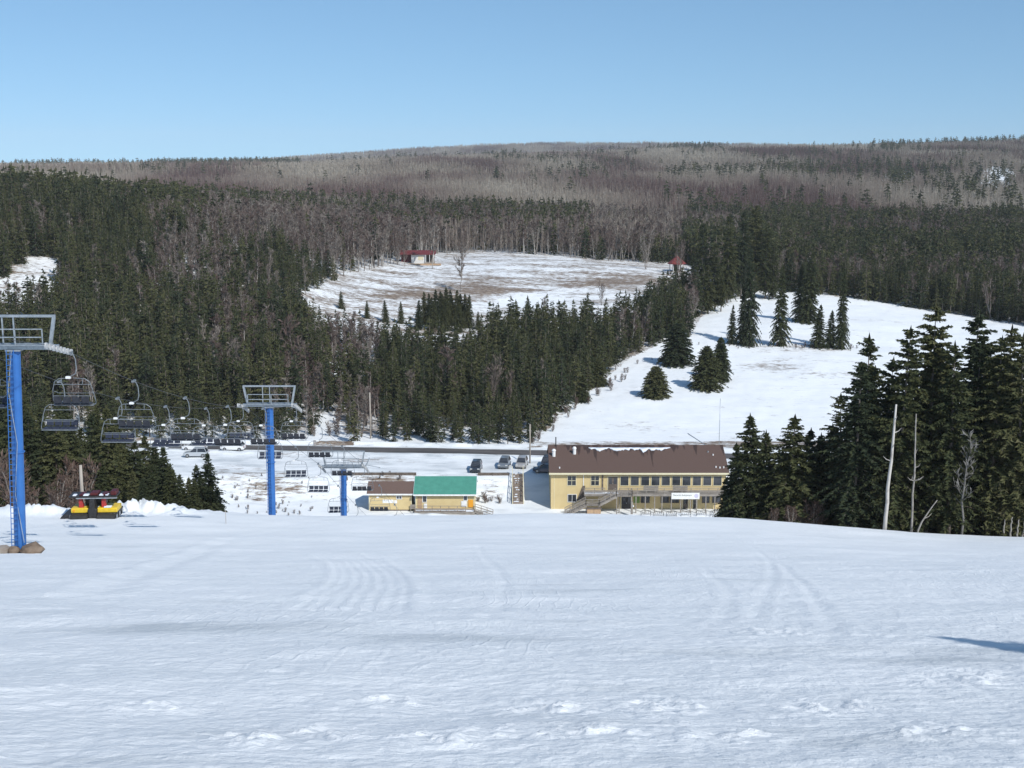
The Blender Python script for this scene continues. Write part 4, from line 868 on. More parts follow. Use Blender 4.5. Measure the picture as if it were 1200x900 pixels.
# bottom station of the lift, sunk behind the crest
tx, ty = -15.8, 165.0; tz = gz(tx, ty); t = thing('lift_terminal', 'grey bottom station of the chair lift with its big bull wheel', 'lift terminal', (tx, ty, tz))
Hh = -47.5 - tz
MB().tube([(0, .4, -1), (0, .4, Hh - .2)], .35, 14).build('mast', M['blue'], t); w = MB()
for k in range(24):
    a, b = k * math.pi / 12, (k + 1) * math.pi / 12; w.bar((2.45 * math.cos(a), 2.45 * math.sin(a) + .3, Hh), (2.45 * math.cos(b), 2.45 * math.sin(b) + .3, Hh), .12, .16)
for k in range(6): a = k * math.pi / 6; w.bar((2.4 * math.cos(a), 2.4 * math.sin(a) + .3, Hh), (-2.4 * math.cos(a), -2.4 * math.sin(a) + .3, Hh), .08, .08)
w.build('bull_wheel', M['steel'], t)

# ------------------------------------------------------------------ the lodge
LX, LY, LZ = 6.1, 195.0, gz(12, 194.2) - 0.1
LZ = -53.9
lodge = thing('ski_lodge', 'long yellow two storey ski lodge with brown roof and front balcony', 'lodge', (LX, LY, LZ))
LW, LD, EZ = 27.4, 13.0, 6.15
wb = MB()
wb.prism([(0, -1.5), (LD, -1.5), (LD, EZ), (LD / 2, EZ + 2.55), (0, EZ)], 0, LW, 'x'); wb.build('wall', M['siding'], lodge)
rb = MB()
def slope_T(y_): return EZ + .05 + (y_ + 0) * 2.62 / (LD / 2)
OH = .62; pr = 2.6 / 6.5
prof = [(-OH, EZ - OH * pr + .06), (LD / 2, EZ + 2.6 + .06), (LD + OH, EZ - OH * pr + .06), (LD + OH, EZ - OH * pr + .26), (LD / 2, EZ + 2.6 + .28), (-OH, EZ - OH * pr + .26)]
rb.prism(prof, -.3, LW + .45, 'x'); roof = rb.build('roof', M['roofbrown'], lodge)
MB().box((-.32, -OH - .05, EZ - OH * pr - .03), (LW + .47, -OH - .004, EZ - OH * pr + .24)).build('fascia', M['cream'], lodge)
MB().box((-.3, -OH + .01, EZ - .34), (LW + .4, -.01, EZ - .28)).build('soffit', M['cream'], lodge)
# snow left along the ridge
sn = MB(); xs = np.linspace(6.2, 19.3, 60)
for j, xx in enumerate(xs):
    wv = (.42 + .75 * float(P1(np.array([xx * .9]), np.array([2.2]))[0]) + .4 * float(P2(np.array([xx * 2.6]), np.array([5.2]))[0])) * min(1, j / 3, (59 - j) / 3 + .1)
    y1, y0 = 5.75, 5.75 - max(.12, wv * 1.5); tz_ = .28
    def zr(y_): return EZ + .275 + y_ * pr
    sn.v += [(xx, y1, zr(y1) + .02), (xx, y1, zr(y1) + .07), (xx, (y0 + y1) / 2, zr((y0 + y1) / 2) + .10), (xx, y0, zr(y0) + .015)]
    if j:
        o = 4 * j
        for a in range(4): sn.face((o - 4 + a, o + a, o + (a + 1) % 4, o - 4 + (a + 1) % 4))
sn.build('roof_snow', M['snowlump'], roof, True)
def vent(x_, y_, h, r_, m_, cap=True):
    v = MB(); z0 = EZ + .2 + y_ * pr; v.tube([(x_, y_, z0), (x_, y_, z0 + h)], r_, 12)
    if cap: v.tube([(x_, y_, z0 + h), (x_, y_, z0 + h * 1.28)], [r_ * 1.3, r_ * .7], 12)
    v.build('roof_vent', M[m_], roof)
vent(.55, 3.6, .95, .27, 'white'); vent(3.85, 4.2, .95, .27, 'white'); vent(.95, 6.3, 1.5, .09, 'black', False)
for x_, y_ in ((1.35, .5), (25.9, .7), (26.5, .55), (27.1, .62), (25.2, 4.6), (25.9, 3.8)): vent(x_, y_, .28, .11, 'white' if y_ < 3.9 else 'steel', False)
def window(x0, z0, w, h, y_=0.0, panes=1, frame='cream', bars=0):
    f = MB(); fw = .075
    f.box((x0 - fw, y_ - .07, z0 - fw), (x0 + w + fw, y_ - .002, z0)); f.box((x0 - fw, y_ - .07, z0 + h), (x0 + w + fw, y_ - .002, z0 + h + fw))
    f.box((x0 - fw, y_ - .07, z0), (x0, y_ - .002, z0 + h)); f.box((x0 + w, y_ - .07, z0), (x0 + w + fw, y_ - .002, z0 + h))
    for k in range(1, panes): xx = x0 + w * k / panes; f.box((xx - .03, y_ - .06, z0), (xx + .03, y_ - .012, z0 + h))
    for k in range(1, bars + 1): zz = z0 + h * k / (bars + 1); f.box((x0, y_ - .055, zz - .025), (x0 + w, y_ - .013, zz + .025))
    o = f.build('window', M[frame], lodge); MB().box((x0 + .003, y_ - .011, z0 + .003), (x0 + w - .003, y_ - .004, z0 + h - .003)).build('pane', M['glass'], o); return o
for k in range(10): window(10.9 + 1.62 * k, 3.98, 1.24, 1.46)
window(2.62, 4.0, 1.28, 1.5, panes=2, bars=1); window(6.3, 4.0, 1.22, 1.5, panes=2, bars=1); window(2.7, 1.35, 1.28, 1.15, panes=2, frame='white')
for x0, w in ((14.2, 1.25), (17.3, 1.2), (18.75, 1.35), (23.8, 1.05), (25.4, 1.25)): window(x0, 1.22, w, 1.15, panes=2, frame='darkwood')
def door(x0, z0, w, h, panel='darkwood', n=1):
    f = MB().box((x0 - .1, -.05, z0), (x0, -.002, z0 + h)); f.box((x0 + w, -.05, z0), (x0 + w + .1, -.002, z0 + h)); f.box((x0 - .1, -.05, z0 + h), (x0 + w + .1, -.002, z0 + h + .1))
    MB().box((x0 + .003, -.04, z0 + .01), (x0 + w - .003, -.006, z0 + h - .003)).build('door', M[panel], lodge).name
    d = f.build('door_frame', M['cream'], lodge)
    for k in range(n):
        ww = w / n; g = MB().box((x0 + k * ww + ww * .2, -.056, z0 + h * .45), (x0 + k * ww + ww * .8, -.042, z0 + h * .9)); g.build('door_glass', M['glass'], d)
    MB().box((x0 + w * .46, -.11, z0 + h * .46), (x0 + w * .5, -.042, z0 + h * .54)).build('handle', M['steel'], d)
door(8.95, 3.26, 1.5, 2.1, 'darkwood', 2); door(11.1, .05, 1.6, 2.15, 'black', 2); door(20.75, .05, .8, 2.1, 'darkwood'); door(22.35, .05, .6, 2.1, 'black')
MB().box((13.0, -.045, 1.15), (13.95, -.003, 2.3)).build('green_panel', M['greenpanel'], lodge)
MB().box((.5, -.03, EZ - .3), (.56, -.004, .1)).build('conduit', M['cream'], lodge); MB().box((5.05, -.09, EZ - .4), (5.15, -.01, 3.6)).build('downpipe', M['white'], lodge); MB().box((7.95, -.06, EZ - .3), (8.2, -.004, 3.25)).build('corner_board', M['darkwood'], lodge)
# balcony
DZ = 3.2; DY = -2.35; D0, D1 = 5.1, 27.2
dk = MB(); nb = 9
for k in range(nb): yy = DY + k * (-DY - .01) / nb; dk.box((D0, yy, DZ - .05), (D1, yy - DY / nb - .015, DZ))
dk.box((D0, DY - .06, DZ - .34), (D1, DY - .004, DZ + .02)); dk.build('balcony_deck', M['deckwood'], lodge)
pt_ = MB()
for xx in (10.55, 13.15, 14.6, 16.05, 17.2, 18.65, 20.1, 21.6, 22.55, 24.0, 25.4, 27.05): MB().box((xx - .075, DY + .02, -.5), (xx + .075, DY + .17, DZ - .052)).build('balcony_post', M['deckwood'], lodge)
rl = MB()
def railing(b, p, q, h=.98, n=8, bal=.16, solid=False):
    p = Vector(p); q = Vector(q); d = q - p; L = Vector((d.x, d.y, 0)).length
    for k in range(n + 1): s = p + d * (k / n); b.bar(s, s + Vector((0, 0, h)), .09)
    b.bar(p + Vector((0, 0, h)), q + Vector((0, 0, h)), .11, .06); b.bar(p + Vector((0, 0, h * .55)), q + Vector((0, 0, h * .55)), .05, .09); b.bar(p + Vector((0, 0, .13)), q + Vector((0, 0, .13)), .05, .09)
    m_ = int(L / bal)
    for k in range(1, m_): s = p + d * (k / m_); b.bar(s + Vector((0, 0, .1)), s + Vector((0, 0, h)), .04)
railing(rl, (10.55, DY + .03, DZ), (D1, DY + .03, DZ), .95, 12); railing(rl, (D0 + .02, DY + .03, DZ), (8.3, DY + .03, DZ), .95, 2, solid=True); railing(rl, (D1 - .04, DY, DZ), (D1 - .04, -.1, DZ), .95, 2)
rl.build('balcony_railing', M['deckwood'], lodge)
MB().box((D0, DY - .02, DZ + .02), (10.4, DY + .9, DZ + .08)).build('deck_snow', M['snowlump'], lodge, bevel=.03)
# outside stairs in front of the balcony: up from the left, a landing, then up to the deck
st = MB(); y0, y1 = DY - 1.35, DY - .1
def flight(x0, z0, x1, z1, n):
    for sy in (y0, y1): st.bar((x0, sy, z0 - .1), (x1, sy, z1 - .1), .07, .28)
    for k in range(n): xx = x0 + (x1 - x0) * (k + .5) / n; zz = z0 + (z1 - z0) * (k + 1) / n; st.box((xx - .17, y0 - .04, zz - .05), (xx + .17, y1 + .04, zz))
flight(2.1, 0, 5.3, 1.72, 9); st.box((5.3, y0 - .06, 1.67), (7.35, y1 + .06, 1.75)); flight(7.35, 1.75, 10.0, DZ, 8); st.box((10.0, y0 - .06, DZ - .07), (12.4, DY - .064, DZ))
for xx, zz in ((5.35, 1.66), (7.3, 1.66), (10.05, DZ - .08), (12.3, DZ - .08)):
    for sy in (y0 + .05,): st.box((xx - .07, sy - .07, -.6), (xx + .07, sy + .07, zz))
stairs_ = st.build('outside_stairs', M['deckwood'], lodge)
sr = MB()
for sy in (y0, y1): 
    railing(sr, (2.1, sy, .1), (5.3, sy, 1.8), .95, 4); railing(sr, (7.35, sy, 1.75), (10.0, sy, DZ), .95, 3)
railing(sr, (5.3, y0, 1.75), (7.35, y0, 1.75), .95, 2); railing(sr, (10.0, y0, DZ), (12.4, y0, DZ), .95, 3); railing(sr, (12.4, y0, DZ), (12.4, DY - .1, DZ), .95, 1)
sr.build('stair_railing', M['deckwood'], stairs_)
# slanting weather board beside the stair head, on the wall
MB().prism([(4.05, 1.55), (5.0, 3.95), (5.35, 3.95), (5.35, 1.55)], DY + 2.2, DY + 2.31, 'y').build('stair_screen', M['darkwood'], lodge)
# things at the lodge
def on_lodge(x_, y_, z_): return Vector((LX + x_, LY + y_, LZ + z_))
bx = thing('storage_box', 'tan plywood storage box under the outside stair landing', 'storage box', on_lodge(5.45, y0 - .75, -.35))
MB().box((0, 0, 0), (2.1, .66, 1.72)).build('body', M['tanwood'], bx, bevel=.02); MB().box((-.08, -.08, 1.725), (2.25, .72, 1.80)).build('lid', M['darkwood'], bx)
MB().box((1.02, -.012, .1), (1.06, -.003, 1.65)).build('seam_batten', M['darkwood'], bx)
bn = thing('banner', 'long white banner with dark lettering hung from the balcony railing', 'banner', on_lodge(18.62, DY - .12, 2.42))
MB().box((0, -.02, 0), (4.35, .02, 1.02)).build('sheet', M['white'], bn)
def text(s, size, loc, parent, m_, name='lettering', rx=90):
    cu = bpy.data.curves.new(name, 'FONT'); cu.body = s; cu.size = size; cu.extrude = .004
    o = bpy.data.objects.new(name, cu); link(o); dg = bpy.context.evaluated_depsgraph_get(); me = bpy.data.meshes.new_from_object(o.evaluated_get(dg)); bpy.data.objects.remove(o); me.materials.clear(); me.materials.append(m_)
    o = bpy.data.objects.new(name, me); link(o, parent); o.location = loc; o.rotation_euler = (R(rx), 0, 0); return o
text("Nature's Adventure", .36, (.22, -.027, .52), bn, M['banner_text']); text("at the base lodge", .16, (.9, -.027, .2), bn, M['steel']) if False else None
e_ = MB(); e_.tube([(3.85, -.022, .52), (3.85, -.028, .52)], .33, 24); e_.build('emblem', M['emblem'], bn)
for k, xx in enumerate((14.35, 18.9)):
    tb = thing('picnic_table', ['grey picnic table tipped against the balcony railing, left of the banner', 'grey picnic table tipped against the balcony railing, above the banner'][k], 'picnic table', on_lodge(xx, DY + .75, DZ), 0, 'picnic tables stored on the balcony')
    tp = MB()
    for q in range(4): tp.box((0, -.1 - .02 * q, .25 + .24 * q), (2.3, -.06 - .02 * q, .46 + .24 * q))
    tp.build('table_top', M['deckwood'], tb)
    for xx2 in (.3, 2.0): MB().bar((xx2, -.05, .1), (xx2 + .05, .55, 1.05), .09).build('leg', M['deckwood'], tb)
    for zz in (.35, .75): MB().box((.05, .3, zz), (2.25, .55, zz + .06)).build('bench', M['deckwood'], tb)
labs = ['black bike rack nearest the stairs, in the snow before the lodge', 'black bike rack second from the stairs before the lodge', 'black bike rack under the left end of the banner', 'black bike rack under the right end of the banner', 'black bike rack just right of the banner', 'black bike rack furthest from the stairs before the lodge']
for k, px_ in enumerate((757, 772, 787, 804, 822, 838)):
    p = at(px_, 596, 190.2); zz = gz(p.x, 190.2); b = thing('ski_rack', labs[k].replace('bike', 'ski'), 'ski rack', (p.x, 190.2, zz - .1), 0, 'ski racks before the lodge')
    fr = MB(); fr.tube([(-.75, 0, 0), (-.75, 0, .75), (-.62, 0, .9), (.62, 0, .9), (.75, 0, .75), (.75, 0, 0)], .035, 6); fr.tube([(-.75, 0, .35), (.75, 0, .35)], .03, 6); fr.build('frame', M['black'], b)
    hp = MB()
    for q in range(5): hp.tube([(-.6 + q * .3, 0, .35), (-.52 + q * .3, -.3, .62), (-.45 + q * .3, 0, .9)], .02, 5)
    hp.build('hoops', M['black'], b)
lp = thing('lamp_post', 'grey lamp post with a white lamp beside the dark lodge doors', 'lamp post', on_lodge(12.35, DY - 1.9, -.4))
MB().box((-.14, -.14, 0), (.14, .14, 2.9)).build('post', M['deckwood'], lp); MB().tube([(.1, -.1, 2.2), (.22, -.16, 2.25)], [.1, .16], 10).build('lamp', M['white'], lp)

# ------------------------------------------------------------------ the two huts left of the lodge
def hut(name, label, x0, x1, Yf, D, wh, rise, zb, roof_m, oh=.35, cat='hut'):
    h = thing(name, label, cat, (x0, Yf, zb)); w = x1 - x0
    MB().prism([(0, -.9), (D, -.9), (D, wh), (D / 2, wh + rise), (0, wh)], 0, w, 'x').build('wall', M['siding'], h)
    s = rise / (D / 2); pf = [(-oh, wh - oh * s + .03), (D / 2, wh + rise + .03), (D + oh, wh - oh * s + .03), (D + oh, wh - oh * s + .17), (D / 2, wh + rise + .18), (-oh, wh - oh * s + .17)]
    MB().prism(pf, -.3, w + .3, 'x').build('roof', M[roof_m], h)
    MB().box((-.31, -oh - .05, wh - oh * s - .08), (w + .31, -oh - .004, wh - oh * s + .15)).build('fascia', M['white'], h)
    for sx in (-.01, w - .11): MB().box((sx, -.03, -.5), (sx + .12, -.003, wh)).build('corner_board', M['cream'], h)
    for sx in (-.34, w + .302):
        MB().prism([(-oh, wh - oh * s - .02), (D / 2, wh + rise - .02), (D / 2, wh + rise + .17), (-oh, wh - oh * s + .16)], sx, sx + .04, 'x').build('barge_board', M['white'], h)
    return h
def hut_window(h, x0, z0, w, hh, panes=2, frame='white'):
    f = MB(); fw = .08
    f.box((x0 - fw, -.06, z0 - fw), (x0 + w + fw, -.002, z0)); f.box((x0 - fw, -.06, z0 + hh), (x0 + w + fw, -.002, z0 + hh + fw)); f.box((x0 - fw, -.06, z0), (x0, -.002, z0 + hh)); f.box((x0 + w, -.06, z0), (x0 + w + fw, -.002, z0 + hh))
    for k in range(1, panes): xx = x0 + w * k / panes; f.box((xx - .03, -.055, z0), (xx + .03, -.012, z0 + hh))
    o = f.build('window', M[frame], h); MB().box((x0 + .003, -.011, z0 + .003), (x0 + w - .003, -.004, z0 + hh - .003)).build('pane', M['glass'], o)
HZ = -53.55
p0, p1 = at(432.5, 597, 194), at(482.5, 597, 194)
h1 = hut('ticket_hut', 'small yellow hut with brown roof and a white sign on its front', p0.x, p1.x, 194, 4.6, 2.65, 1.15, HZ, 'hutroof')
hut_window(h1, 4.35, 1.75, .75, .42); MB().box((2.15, -.045, 1.05), (3.85, -.004, 1.6)).build('sign_board', M['white'], h1); MB().box((3.95, -.045, 1.0), (4.4, -.004, 1.5)).build('small_notice', M['white'], h1)
MB().box((.4, -.06, -.9), (6.4, -.012, -.02)).build('dark_skirting', M['darkwood'], h1)
MB().box((2.6, -.02, 1.9), (2.65, -.004, 4.5)) 
p0, p1 = at(487, 595, 193.6), at(556, 595, 193.6)
h2 = hut('green_roofed_hut', 'yellow hut under a big green metal roof with a front porch', p0.x, p1.x, 193.6, 7.2, 2.5, 1.65, HZ + .25, 'greenroof', .5)
w2 = p1.x - p0.x
hut_window(h2, 1.15, 1.1, .55, 1.05, 1); hut_window(h2, 7.55, 1.35, .5, .8, 1)
MB().box((.35, -.05, .05), (1.0, -.006, 1.9)).build('shutter', M['tanwood'], h2)
for x0, w_, z0, z1, m_, nm in ((1.3, .5, .1, .85, 'white', 'white_panel'), (7.15, .85, .35, 1.25, 'white', 'notice_board'), (8.25, .75, .25, 1.45, 'orange', 'orange_board')):
    MB().box((x0, -.1, z0), (x0 + w_, -.065, z1)).build(nm, M[m_], h2)
pd = MB(); pd.box((-.1, -1.9, -.12), (w2 + .1, -.012, -.02)); pd.box((-.1, -1.95, -.5), (w2 + .1, -1.904, -.03))
for k in range(8): xx = .1 + k * (w2 - .2) / 7; pd.box((xx - .06, -1.9, -1.2), (xx + .06, -1.78, -.125))
pd.build('porch_deck', M['deckwood'], h2)
rr_ = MB(); railing(rr_, (.1, -1.85, -.02), (w2 - 1.3, -1.85, -.02), .95, 6, 9); rr_.build('porch_railing', M['stepwood'], h2)
MB().box((.1, -1.7, -.015), (w2 - .1, -.9, .06)).build('porch_snow', M['snowlump'], h2, bevel=.03)
rm = MB(); rm.add([(w2 + .11, -1.85, -.06), (w2 + .11, -.5, -.06), (w2 + 2.9, -.5, -.95), (w2 + 2.9, -1.85, -.95), (w2 + .11, -1.85, -.2), (w2 + .11, -.5, -.2), (w2 + 2.9, -.5, -1.1), (w2 + 2.9, -1.85, -1.1)], [(0, 1, 2, 3), (7, 6, 5, 4), (0, 3, 7, 4), (1, 5, 6, 2), (0, 4, 5, 1), (3, 2, 6, 7)])
ramp = rm.build('ramp', M['deckwood'], h2); rg = MB()
for sy in (-1.85, -.5): railing(rg, (w2 + .15, sy, -.06), (w2 + 2.9, sy, -.95), .95, 3, 9)
rg.build('ramp_railing', M['deckwood'], ramp)
p0 = at(476, 590, 195); bxn = thing('porch_bench', 'grey wooden bench stacked between the brown roofed and green roofed huts', 'bench', (at(487, 590, 193).x - .9, 193.2, HZ - .1))
MB().box((0, 0, .4), (1.0, .45, .47)).build('seat', M['deckwood'], bxn)
for xx in (.06, .86): MB().box((xx, .03, 0), (xx + .08, .42, .397)).build('leg', M['deckwood'], bxn)
MB().box((0, .452, .4), (1.0, .5, 1.0)).build('backrest', M['deckwood'], bxn)

# ------------------------------------------------------------------ wooden steps up the bank, retaining timbers
sx0, sx1 = at(600.5, 588, 198).x, at(613.5, 588, 198).x
bs = thing('bank_stairs', 'brown wooden steps with white handrails climbing the snowy bank left of the lodge', 'stairs', ((sx0 + sx1) / 2, 197.6, -53.5)); wS = (sx1 - sx0) / 2
stp = MB(); n = 13
for k in range(n): yy = k * 9.4 / n; zz = .1 + k * 2.55 / n; stp.box((-wS + .05, yy, zz - .02), (wS - .05, yy + .62, zz + .10)); stp.box((-wS + .05, yy, zz - .5), (wS - .05, yy + .04, zz - .022))
for s_ in (-1, 1): stp.bar((s_ * (wS - .02), 0, -.05), (s_ * (wS - .02), 9.5, 2.5), .07, .35)
so_ = stp.build('steps', M['stepwood'], bs); ss = MB(); rs_ = random.Random(4)
for k in range(n):
    for q in range(2):
        if rs_.random() < .6: yy = k * 9.4 / n; zz = .105 + k * 2.55 / n + .1; x0 = rs_.uniform(-wS + .08, wS - .6); ss.box((x0, yy + .05, zz - .012), (x0 + rs_.uniform(.2, .5), yy + rs_.uniform(.3, .58), zz + .05))
ss.build('step_snow', M['snowlump'], so_)
hr = MB()
for s_ in (-1, 1):
    for k in range(7): f_ = k / 6; hr.bar((s_ * wS, 9.6 * f_, -.3 + 2.6 * f_), (s_ * wS, 9.6 * f_, 1.1 + 2.65 * f_), .09)
    hr.bar((s_ * wS, 0, 1.05), (s_ * wS, 9.6, 3.72), .09, .09); hr.bar((s_ * wS, 0, .55), (s_ * wS, 9.6, 3.2), .05, .09)
hr.build('handrail', M['cream'], bs)
for xa, xb, lab in ((at(405, 558, 207).x, at(488, 558, 207).x, 'low grey timber edging along the bank above the brown roofed hut'), (at(560, 558, 207).x, sx0 - .5, 'low grey timber edging along the bank left of the wooden steps')):
    tw = MB(); mid = (xa + xb) / 2; L = (xb - xa) / 2
    for k in range(3): tw.box((-L, -.12, -.5 + k * .27), (L, .12, -.25 + k * .27))
    for k in range(int(L)): tw.box((-L + .4 + 2 * k, -.2, -.6), (-L + .55 + 2 * k, -.122, .36))
    o = tw.build('timber_edging', M['darkwood']); o.location = (mid, 206.6, gz(mid, 207) + .1); tag(o, lab, 'timber edging', 'timber edgings of the parking lot')

# ------------------------------------------------------------------ cars
def car(label, x_, y_, rz, body_m, kind='suv', zoff=0.0):
    t = thing('parked_car', label, 'car', (x_, y_, gz(x_, y_) + .02), rz, 'cars in the parking lot')
    L, W = 4.3, 1.76; H = 1.62 if kind == 'suv' else 1.46
    belt = .95 if kind == 'suv' else .88
    # lower body: sections along x (front is +x)
    lo = [(-2.15, .42, .80), (-2.1, .3, belt + .02), (-1.2, .24, belt + .02), (0, .24, belt), (.85, .24, belt - .02), (1.75, .26, belt - .16), (2.08, .32, .70), (2.15, .40, .6)]
    b = MB(); n = len(lo)
    for xx, z0, z1 in lo:
        k = .86 if abs(xx) > 2.05 else 1
        b.v += [(xx, -W / 2 * k, z0), (xx, -W / 2 * k * 1.0, (z0 + z1) / 2), (xx, -W / 2 * k * .93, z1), (xx, W / 2 * k * .93, z1), (xx, W / 2 * k, (z0 + z1) / 2), (xx, W / 2 * k, z0)]
    for i_ in range(n - 1):
        for a in range(6): b.face((6 * i_ + a, 6 * i_ + (a + 1) % 6, 6 * i_ + 6 + (a + 1) % 6, 6 * i_ + 6 + a))
    b.face(range(6)); b.face([6 * (n - 1) + a for a in range(6)][::-1])
    bd = b.build('body', body_m, t, bevel=.05)
    back = -2.0 if kind == 'suv' else -1.7
    g = MB(); low = [(back, belt), (1.0, belt - .02)]; topx = (back + .35, .25) if kind == 'suv' else (-.95, .15)
    g.v += [(back, -.80, belt + .005), (1.02, -.80, belt - .015), (1.02, .80, belt - .015), (back, .80, belt + .005), (topx[0], -.62, H - .06), (topx[1], -.62, H - .06), (topx[1], .62, H - .06), (topx[0], .62, H - .06)]
    for q in ((0, 1, 5, 4), (1, 2, 6, 5), (2, 3, 7, 6), (3, 0, 4, 7), (4, 5, 6, 7)): g.face(q)
    g.build('windows', M['glass'], t)
    MB().box((topx[0] - .04, -.64, H - .062), (topx[1] + .04, .64, H)).build('roof', body_m, t, bevel=.025)
    pl = MB()
    for sy in (-1, 1):
        for (a0, a1) in (((back, .80), (topx[0], .62)), ((1.02, .80), (topx[1], .62)), ((-.35, .805), (-.35, .625))):
            pl.bar((a0[0], sy * (a0[1] + .006), belt - .02), (a1[0], sy * (a1[1] + .006), H - .05), .09, .03)
    pl.build('window_pillars', body_m, t)
    for xx in (-1.35, 1.33):
        for sy in (-1, 1):
            w = MB().tube([(xx, sy * .90, .33), (xx, sy * .70, .33)], .33, 18); ty_ = w.build('wheel', M['rubber'], t); MB().tube([(xx, sy * .912, .33), (xx, sy * .902, .33)], .20, 12).build('rim', M['chrome'], ty_)
    for sy in (-1, 1):
        MB().box((2.06, sy * .62 - .2, .66), (2.135, sy * .62 + .2, .80)).build('headlight', M['lamp'], t); MB().box((-2.17, sy * .68 - .1, .66), (-2.1, sy * .68 + .1, .9)).build('tail_light', M['tail'], t)
    return t
cm = {k: mat('car_paint_' + k, c, .28, spec=.5, coat=.6) for k, c in (('silver', (.42, .45, .48)), ('grey', (.16, .18, .20)), ('dark', (.03, .035, .045)), ('navy', (.02, .03, .07)), ('beige', (.33, .32, .31)))}
p = at(229, 533, 219); car('silver hatchback parked alone near the road, side on', p.x, 219.5, R(180), cm['silver'])
p = at(591, 548, 211); car('grey car with a snowy bonnet, left of the pair parked by the pole', p.x, 212, R(-98), cm['grey'])
p = at(611.5, 548, 211); car('beige grey car, right of the pair parked by the pole', p.x, 212, R(-98), cm['beige'])
p = at(641, 547, 212); car('black car half hidden behind the left end of the lodge roof', p.x, 212.6, R(-100), cm['dark'])
p = at(640, 562, 206); car('dark blue car parked in the shade against the lodge end', p.x, 208.2, R(172), cm['navy'], 'sedan')
p = at(557.5, 557, 207); car('dark car showing above the right end of the green roof', p.x, 209.4, R(-95), cm['dark'])

cm['white'] = mat('car_paint_white', (.72, .73, .73), .3, spec=.5, coat=.5)
for px_, yb_, lab in ((184, 526, 'white van by the road farthest to the left, behind the chairs'), (228, 524.5, 'white van by the road just above the silver hatchback'), (273, 523, 'white van by the road nearest the middle blue tower')):
    p = at(px_, yb_, 224.5); car(lab, p.x, 224.6 - .03 * 0, R(176), cm['white'])
# ------------------------------------------------------------------ poles
def pole(name, label, px_, Y, ybase, ytop, r_, m_, cat, arm=False, lean=0):
    p = at(px_, ybase, Y); z0 = gz(p.x, Y); zt = at(px_, ytop, Y).z
    t = thing(name, label, cat, (p.x, Y, z0)); H = zt - z0
    MB().tube([(0, 0, -.6), (lean * H * .5, 0, H * .5), (lean * H, 0, H)], [r_, r_ * .9, r_ * .75], 10).build('post', M[m_], t, True)
    if arm:
        MB().bar((-.9, 0, H - .4), (.9, 0, H - .4), .1).build('crossarm', M[m_], t)
        for xx in (-.75, .75): MB().tube([(xx, 0, H - .348), (xx, 0, H - .2)], .05, 8).build('insulator', M['steel'], t)
    return p.x, Y, zt
w0 = pole('utility_pole', 'weathered wooden utility pole beside the road at the reddish thicket', 434.5, 234.5, 522, 460, .16, 'pole', 'utility pole')
w1 = pole('utility_pole', 'tan wooden utility pole beside the two parked cars', 621, 214.5, 548, 497, .14, 'pole', 'utility pole')
pole('flag_pole', 'thin grey metal mast rising behind the lodge roof', 842, 212, 545, 467, .055, 'steel', 'mast')
pole('wooden_post', 'pale wooden post standing behind the snow groomer', 97.5, 112, 600, 545, .17, 'pole', 'post')
pole('marker_pole', 'thin bamboo marker stick in the snow near the young spruces', 265, 101, 618, 597, .025, 'pole', 'marker')
cb = MB(); a = Vector(w0) + Vector((0, 0, -.5)); b = Vector(w1) + Vector((0, 0, -.6)); cb.tube([a.lerp(b, k / 20) - Vector((0, 0, 4 * 1.6 * (k / 20) * (1 - k / 20))) for k in range(21)], .02, 4)
tag(cb.build('power_line', M['rope']), 'thin power line sagging between the two wooden utility poles', 'cable')
gb = MB(); p = at(842, 500, 212); gb.bar(on_lodge(24.0, 6.6, 9.0), (p.x - 10.5 + 4, 225, -51), .05) 
a = at(806, 506, 230); q = MB(); q.tube([(a.x, 230, gz(a.x, 230) - .3), (a.x + .2, 229.5, gz(a.x, 230) + 3.2)], .12, 8)
zt = gz(a.x, 224) + 2.6; q = MB(); A = at(806, 508, 222); B = at(829, 523, 217); q.tube([(B.x, 217, gz(B.x, 217) - .5), tuple(B), tuple(A)], [.08, .07, .09], 8); tag(q.build('street_lamp', M['steel']), 'slanting grey arm sticking up behind the right part of the lodge roof', 'lamp arm')
nb_ = None

# ------------------------------------------------------------------ snow groomer on the crest
p = at(112, 606, 103.5); gx, gy_ = p.x, 103.5
G = thing('snow_groomer', 'yellow and red snow grooming machine parked between snow piles on the crest', 'snow groomer', (gx, gy_, gz(gx, gy_) + .05), R(4))
for sx, x0, x1 in ((-1, -1.78, -.3), (1, .36, 1.98)):
    MB().box((x0, -.75, .55), (x1, .9, .95)).build('side_deck', M['yellow'], G, bevel=.06)
    MB().box((x0 + .02, -.76, .40), (x1 - .02, .9, .545)).build('running_board', M['black'], G)
    tk = MB(); tk.prism([(-1.5, .12), (-1.2, 0), (1.2, 0), (1.6, .2), (1.5, .5), (-1.4, .5)], x0 + .1, x1 - .05, 'x')
    for k in range(9): tk.box((x0 + .08, -1.45 + k * .34, -.06), (x1 - .03, -1.39 + k * .34, .06))
    tr = tk.build('track', M['rubber'], G)
    for k in range(3): MB().tube([((x0 if sx < 0 else x1) - .02 * sx * -1, -1 + k, .27), ((x0 if sx < 0 else x1) + .04 * sx, -1 + k, .27)], .22, 12).build('track_wheel', M['chrome'], tr)
MB().prism([(-.28, .2), (.34, .2), (.42, .9), (.26, 1.0), (.22, 1.75), (-.16, 1.75), (-.2, 1.0), (-.36, .9)], -1.1, -.3, 'y').build('engine_cowl', M['black'], G, bevel=.05)
MB().box((-.8, .2, .96), (.8, 1.2, 1.45)).build('cab_back', M['black'], G, bevel=.05)
